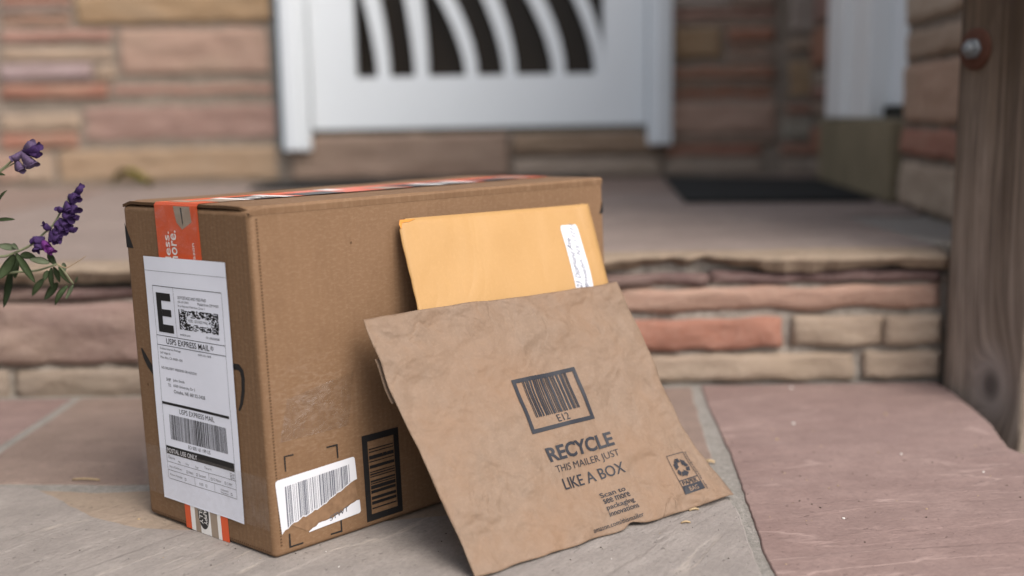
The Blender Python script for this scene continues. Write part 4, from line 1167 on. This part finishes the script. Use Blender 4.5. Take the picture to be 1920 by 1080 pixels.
for k, (b, t, w, mk) in enumerate(LEAVES):
    b, t = Vector(b), Vector(t); ax = t - b; L = ax.length; ax.normalize()
    nrm = Vector((rnd.uniform(-.5, .5), -1, rnd.uniform(.1, .7))); side = ax.cross(nrm).normalized(); nrm = side.cross(ax).normalized()
    if nrm.y > 0: nrm = -nrm
    curl = rnd.uniform(-.12, .2); n = 12; bm = bmesh.new(); rows = []
    for i in range(n + 1):
        s = i / n; ww = w * .5 * (math.sin(math.pi * min(1, s * .93 + .04)) ** .75) * (1 - .25 * s) * 1.18 if s < 1 else 0.0001
        c = b + ax * (L * s) + nrm * (L * curl * math.sin(s * math.pi)) + Vector((0, 0, -.06 * L * s * s))
        rows.append([bm.verts.new(c + side * (ww * q) + nrm * (-.25 * ww * (1 - abs(q)) + .0003 * nz(s * 9, q * 3, k))) for q in (-1, -.5, 0, .5, 1)])
    for r0, r1 in zip(rows, rows[1:]):
        for j in range(4):
            f = bm.faces.new((r0[j], r0[j + 1], r1[j + 1], r1[j])); f.smooth = True
    # give the blade a real thickness
    ret = bmesh.ops.solidify(bm, geom=bm.faces[:], thickness=.0003)
    link_mesh("leaf", bm, M['leaf%d' % mk], plant)
F1 = [((-0.4579, 1.0, 0.3459), (-0.4403, 0.994, 0.3497), 0.0056), ((-0.4595, 1.0, 0.3449), (-0.4463, 0.994, 0.3335), 0.0066), ((-0.4567, 1.0, 0.3474), (-0.446, 0.994, 0.3533), 0.0046), ((-0.4584, 1.0, 0.3454), (-0.4662, 0.994, 0.3393), 0.0046), ((-0.4651, 1.0, 0.3385), (-0.4582, 0.994, 0.3287), 0.0051), ((-0.4541, 1.0, 0.3483), (-0.441, 0.994, 0.3423), 0.0046), ((-0.4571, 1.0, 0.3434), (-0.451, 0.994, 0.3316), 0.0041)]
F2 = [((-0.4126, 1.0, 0.305), (-0.4036, 0.994, 0.3118), 0.0041), ((-0.4178, 1.0, 0.3036), (-0.4096, 0.994, 0.2999), 0.0061), ((-0.419, 1.0, 0.3016), (-0.4088, 0.994, 0.3039), 0.0046), ((-0.4195, 1.0, 0.295), (-0.41, 0.994, 0.2898), 0.0061), ((-0.4213, 1.0, 0.2976), (-0.4165, 0.994, 0.2899), 0.0056), ((-0.423, 1.0, 0.2905), (-0.4274, 0.994, 0.2916), 0.0036), ((-0.4241, 1.0, 0.2885), (-0.4161, 0.994, 0.2828), 0.0066), ((-0.4211, 1.0, 0.2884), (-0.409, 0.994, 0.2827), 0.0036), ((-0.4288, 1.0, 0.2815), (-0.4198, 0.994, 0.2748), 0.0061), ((-0.4289, 1.0, 0.2805), (-0.43, 0.994, 0.274), 0.0046), ((-0.4262, 1.0, 0.2763), (-0.412, 0.994, 0.2716), 0.0036), ((-0.4322, 1.0, 0.2775), (-0.4243, 0.994, 0.2698), 0.0056), ((-0.4378, 1.0, 0.2714), (-0.4418, 0.994, 0.2767), 0.0036), ((-0.439, 1.0, 0.2694), (-0.4279, 0.994, 0.2633), 0.0061), ((-0.4391, 1.0, 0.2684), (-0.433, 0.994, 0.2618), 0.0051), ((-0.4358, 1.0, 0.2714), (-0.4275, 0.994, 0.2678), 0.0046), ((-0.4446, 1.0, 0.2634), (-0.4532, 0.994, 0.2622), 0.0051), ((-0.4478, 1.0, 0.2614), (-0.4499, 0.994, 0.254), 0.0056), ((-0.4468, 1.0, 0.2614), (-0.4407, 0.994, 0.2554), 0.0056), ((-0.445, 1.0, 0.2588), (-0.436, 0.994, 0.2512), 0.0051)]
def floret(bm, b, t, w, seed, mi):
    """tubular sage flower: a ribbed tube that opens into a hood and a split lip"""
    rnd = random.Random(seed); b, t = Vector(b), Vector(t); ax = t - b; L = ax.length; ax.normalize()
    p = ax.orthogonal().normalized(); q = ax.cross(p)
    n, seg = 9, 10; rings = []
    for i in range(n + 1):
        s = i / n; r = w * .5 * (.35 + .75 * math.sin(min(1, s * 1.05) * 2.1)) * (1.0 if s < .9 else .8)
        bend = Vector((0, 0, -.12 * L * math.sin(s * math.pi * .9)))
        ring = []
        for k in range(seg):
            a = 2 * math.pi * k / seg; rr = r * (1 + .22 * math.cos(3 * a + seed) + .18 * nz(s * 5, k * .9, seed))
            ring.append(bm.verts.new(b + ax * (L * s) + bend + (p * math.cos(a) + q * math.sin(a)) * rr))
        rings.append(ring)
    for r0, r1 in zip(rings, rings[1:]):
        for k in range(seg):
            f = bm.faces.new((r0[k], r0[(k + 1) % seg], r1[(k + 1) % seg], r1[k])); f.smooth = True; f.material_index = mi
    bm.faces.new(rings[0][::-1]).material_index = mi; bm.faces.new(rings[-1]).material_index = mi
    for m in range(3):                                        # lips
        a = rnd.uniform(0, 6.28); d = (ax * .55 + (p * math.cos(a) + q * math.sin(a)) * .85).normalized(); sd = d.cross(ax).normalized(); up_ = sd.cross(d)
        c0 = b + ax * L * .82; rows = []
        for i in range(6):
            s = i / 5; ww = w * .42 * math.sin(math.pi * (.18 + .72 * s)); c = c0 + d * (w * .8 * s) + up_ * (w * .25 * s * s)
            rows.append([bm.verts.new(c + sd * ww * j + up_ * (abs(j) * ww * .5)) for j in (-1, 0, 1)])
        for r0, r1 in zip(rows, rows[1:]):
            for j in range(2):
                f = bm.faces.new((r0[j], r0[j + 1], r1[j + 1], r1[j])); f.smooth = True; f.material_index = mi
for fl, mats in ((F1, [M['mauve'], M['purple']]), (F2, [M['purple'], M['magenta']])):
    bm = bmesh.new()
    for k, (b, t, w) in enumerate(fl):
        mi = (1 if k in (0, 5) else 0) if fl is F1 else (1 if k in (18, 19) else 0)
        floret(bm, b, t, w * 1.45, k * 7 + 1, mi)
    link_mesh("flower_spike", bm, mats, plant)

# unseen bush added left of view to keep sky light off the box
bm = bmesh.new(); rnd = random.Random(44)
for k in range(11000):
    while True:
        v = Vector((rnd.uniform(-1, 1), rnd.uniform(-1, 1), rnd.uniform(-1, 1)))
        if .35 < v.length < 1 + .25 * nz(v.x * 3, v.y * 3, v.z * 3): break
    c = Vector((-1.02 + .60 * v.x, .05 + 1.05 * v.y, .82 + .84 * v.z))
    if c.z < .02 or c.x > -.34 - .34 * max(0, c.y): continue
    ax = Vector((rnd.uniform(-1, 1), rnd.uniform(-1, 1), rnd.uniform(-.8, .5))).normalized(); sd = ax.orthogonal().normalized(); up_ = ax.cross(sd)
    L, w = rnd.uniform(.04, .075), rnd.uniform(.010, .017)
    p0, p1, p2 = c, c + ax * L * .5 + up_ * .004, c + ax * L - up_ * .004
    vs = [bm.verts.new(q) for q in (p0, p1 + sd * w, p2, p1 - sd * w, p1 - up_ * .004)]
    for f in ((0, 1, 4), (1, 2, 4), (2, 3, 4), (3, 0, 4)): bm.faces.new([vs[i] for i in f])
link_mesh("sky_block_foliage", bm, M['leaf0'], plant)
for k in range(14):
    bm = bmesh.new(); x, y = -1.2 + rnd.uniform(-.2, .2), .3 + rnd.uniform(-.35, .35)
    tube(bm, [(x, y, -.003), (x + rnd.uniform(-.1, .1), y + rnd.uniform(-.1, .1), .4), (x + rnd.uniform(-.3, .3), y + rnd.uniform(-.4, .4), .95)], .005, .0015)
    link_mesh("stem", bm, M['stem'], plant)  # stems of the added, unseen bush

# ------------------------------------------------------------------ fallen bits
bm = bmesh.new()
L_ = []
for i in range(9):
    s = i / 8; w = .035 * math.sin(math.pi * (.03 + .94 * s)); L_.append([bm.verts.new((-1.165 + .12 * s, 3.10 + w * q, .1860 + .026 * math.sin(s * 3) + .018 * abs(q) + .014 * math.sin(s * 6))) for q in (-1, 0, 1)])
for a, b in zip(L_, L_[1:]):
    for j in range(2): bm.faces.new((a[j], a[j + 1], b[j + 1], b[j]))
bmesh.ops.solidify(bm, geom=bm.faces[:], thickness=.0008)
tag(link_mesh("fallen_leaf", bm, M['dryleaf'], None, True), "curled yellow green fallen leaf on the porch at the foot of the wall", "leaf")

def chip(loc, L, w, ang, label, name="wood_chip"):
    bm = bmesh.new(); n = 6; rows = []
    d = Vector((math.cos(ang), math.sin(ang), 0)); sd = Vector((-math.sin(ang), math.cos(ang), 0))
    for i in range(n + 1):
        s = i / n - .5; ww = w * (.5 - abs(s) * .7) + .0003
        c = Vector(loc) + d * (L * s) + Vector((0, 0, .0016 * math.cos(s * 3))) + sd * (.12 * L * s * s)
        rows.append([bm.verts.new(c + sd * ww), bm.verts.new(c + Vector((0, 0, w * .6))), bm.verts.new(c - sd * ww), bm.verts.new(c + Vector((0, 0, -.0012)))])
    for a, b in zip(rows, rows[1:]):
        for k in range(4): bm.faces.new((a[k], a[(k + 1) % 4], b[(k + 1) % 4], b[k]))
    bm.faces.new(rows[0][::-1]); bm.faces.new(rows[-1]); bmesh.ops.recalc_face_normals(bm, faces=bm.faces[:])
    tag(link_mesh(name, bm, M['chip'], None, True), label, "chip", "dry plant bits on the paving")
chip((-.358, .952, -.0040), .005, .004, .5, "small tan chip of wood lying left of the cardboard box")
chip((.168, .946, .0006), .010, .0018, .3, "dry brown straw bit close to the right foot of the brown mailer")
chip((.155, .915, .0006), .009, .0016, .1, "pale dry straw bit on grey stone in front of the brown mailer")
chip((.208, 1.083, .0002), .012, .004, -.2, "brown dry bit in the mortar joint right of the mailer")
chip((-.452, 1.062, .0002), .030, .0016, -.1, "long thin twig lying left of the cardboard box")

bm = bmesh.new(); rnd = random.Random(12)
def grain(x, y, z, r, mi):
    m = Matrix.Translation((x, y, z + r * .3)) @ Matrix.Rotation(rnd.uniform(0, 6), 4, 'Z') @ Matrix.Diagonal((1, rnd.uniform(.4, .9), .45, 1))
    res = bmesh.ops.create_icosphere(bm, subdivisions=1, radius=r, matrix=m)
    for v in res['verts']:
        for f in v.link_faces: f.material_index = mi
for x, y, r, mi in ((.301, .920, .0017, 1), (.482, 1.038, .0019, 1), (.385, .940, .0013, 0), (.376, 1.385, .003, 1), (.457, 1.253, .0026, 0), (.329, .963, .001, 2), (.273, .966, .0013, 2), (.335, 1.22, .0024, 1), (.30, 1.16, .0022, 0), (.42, 1.10, .0016, 1), (.44, .86, .0014, 1)): grain(x, y, .0, r, mi)
for k in range(110):
    x, y = rnd.uniform(.22, .55), rnd.uniform(.80, 1.38); grain(x, y, 0, rnd.uniform(.0004, .0013), rnd.choice([0, 0, 0, 2, 2, 2, 2]))
for k in range(70):
    x, y = rnd.uniform(-.6, .19), rnd.uniform(.78, .92); grain(x, y, 0, rnd.uniform(.0003, .0010), rnd.choice([0, 1, 2, 2]))
tag(link_mesh("litter", bm, [M['chip'], M['fleck'], M['soil']]), "scattered seeds, flecks and crumbs on the flagstones", "litter", None, "stuff")
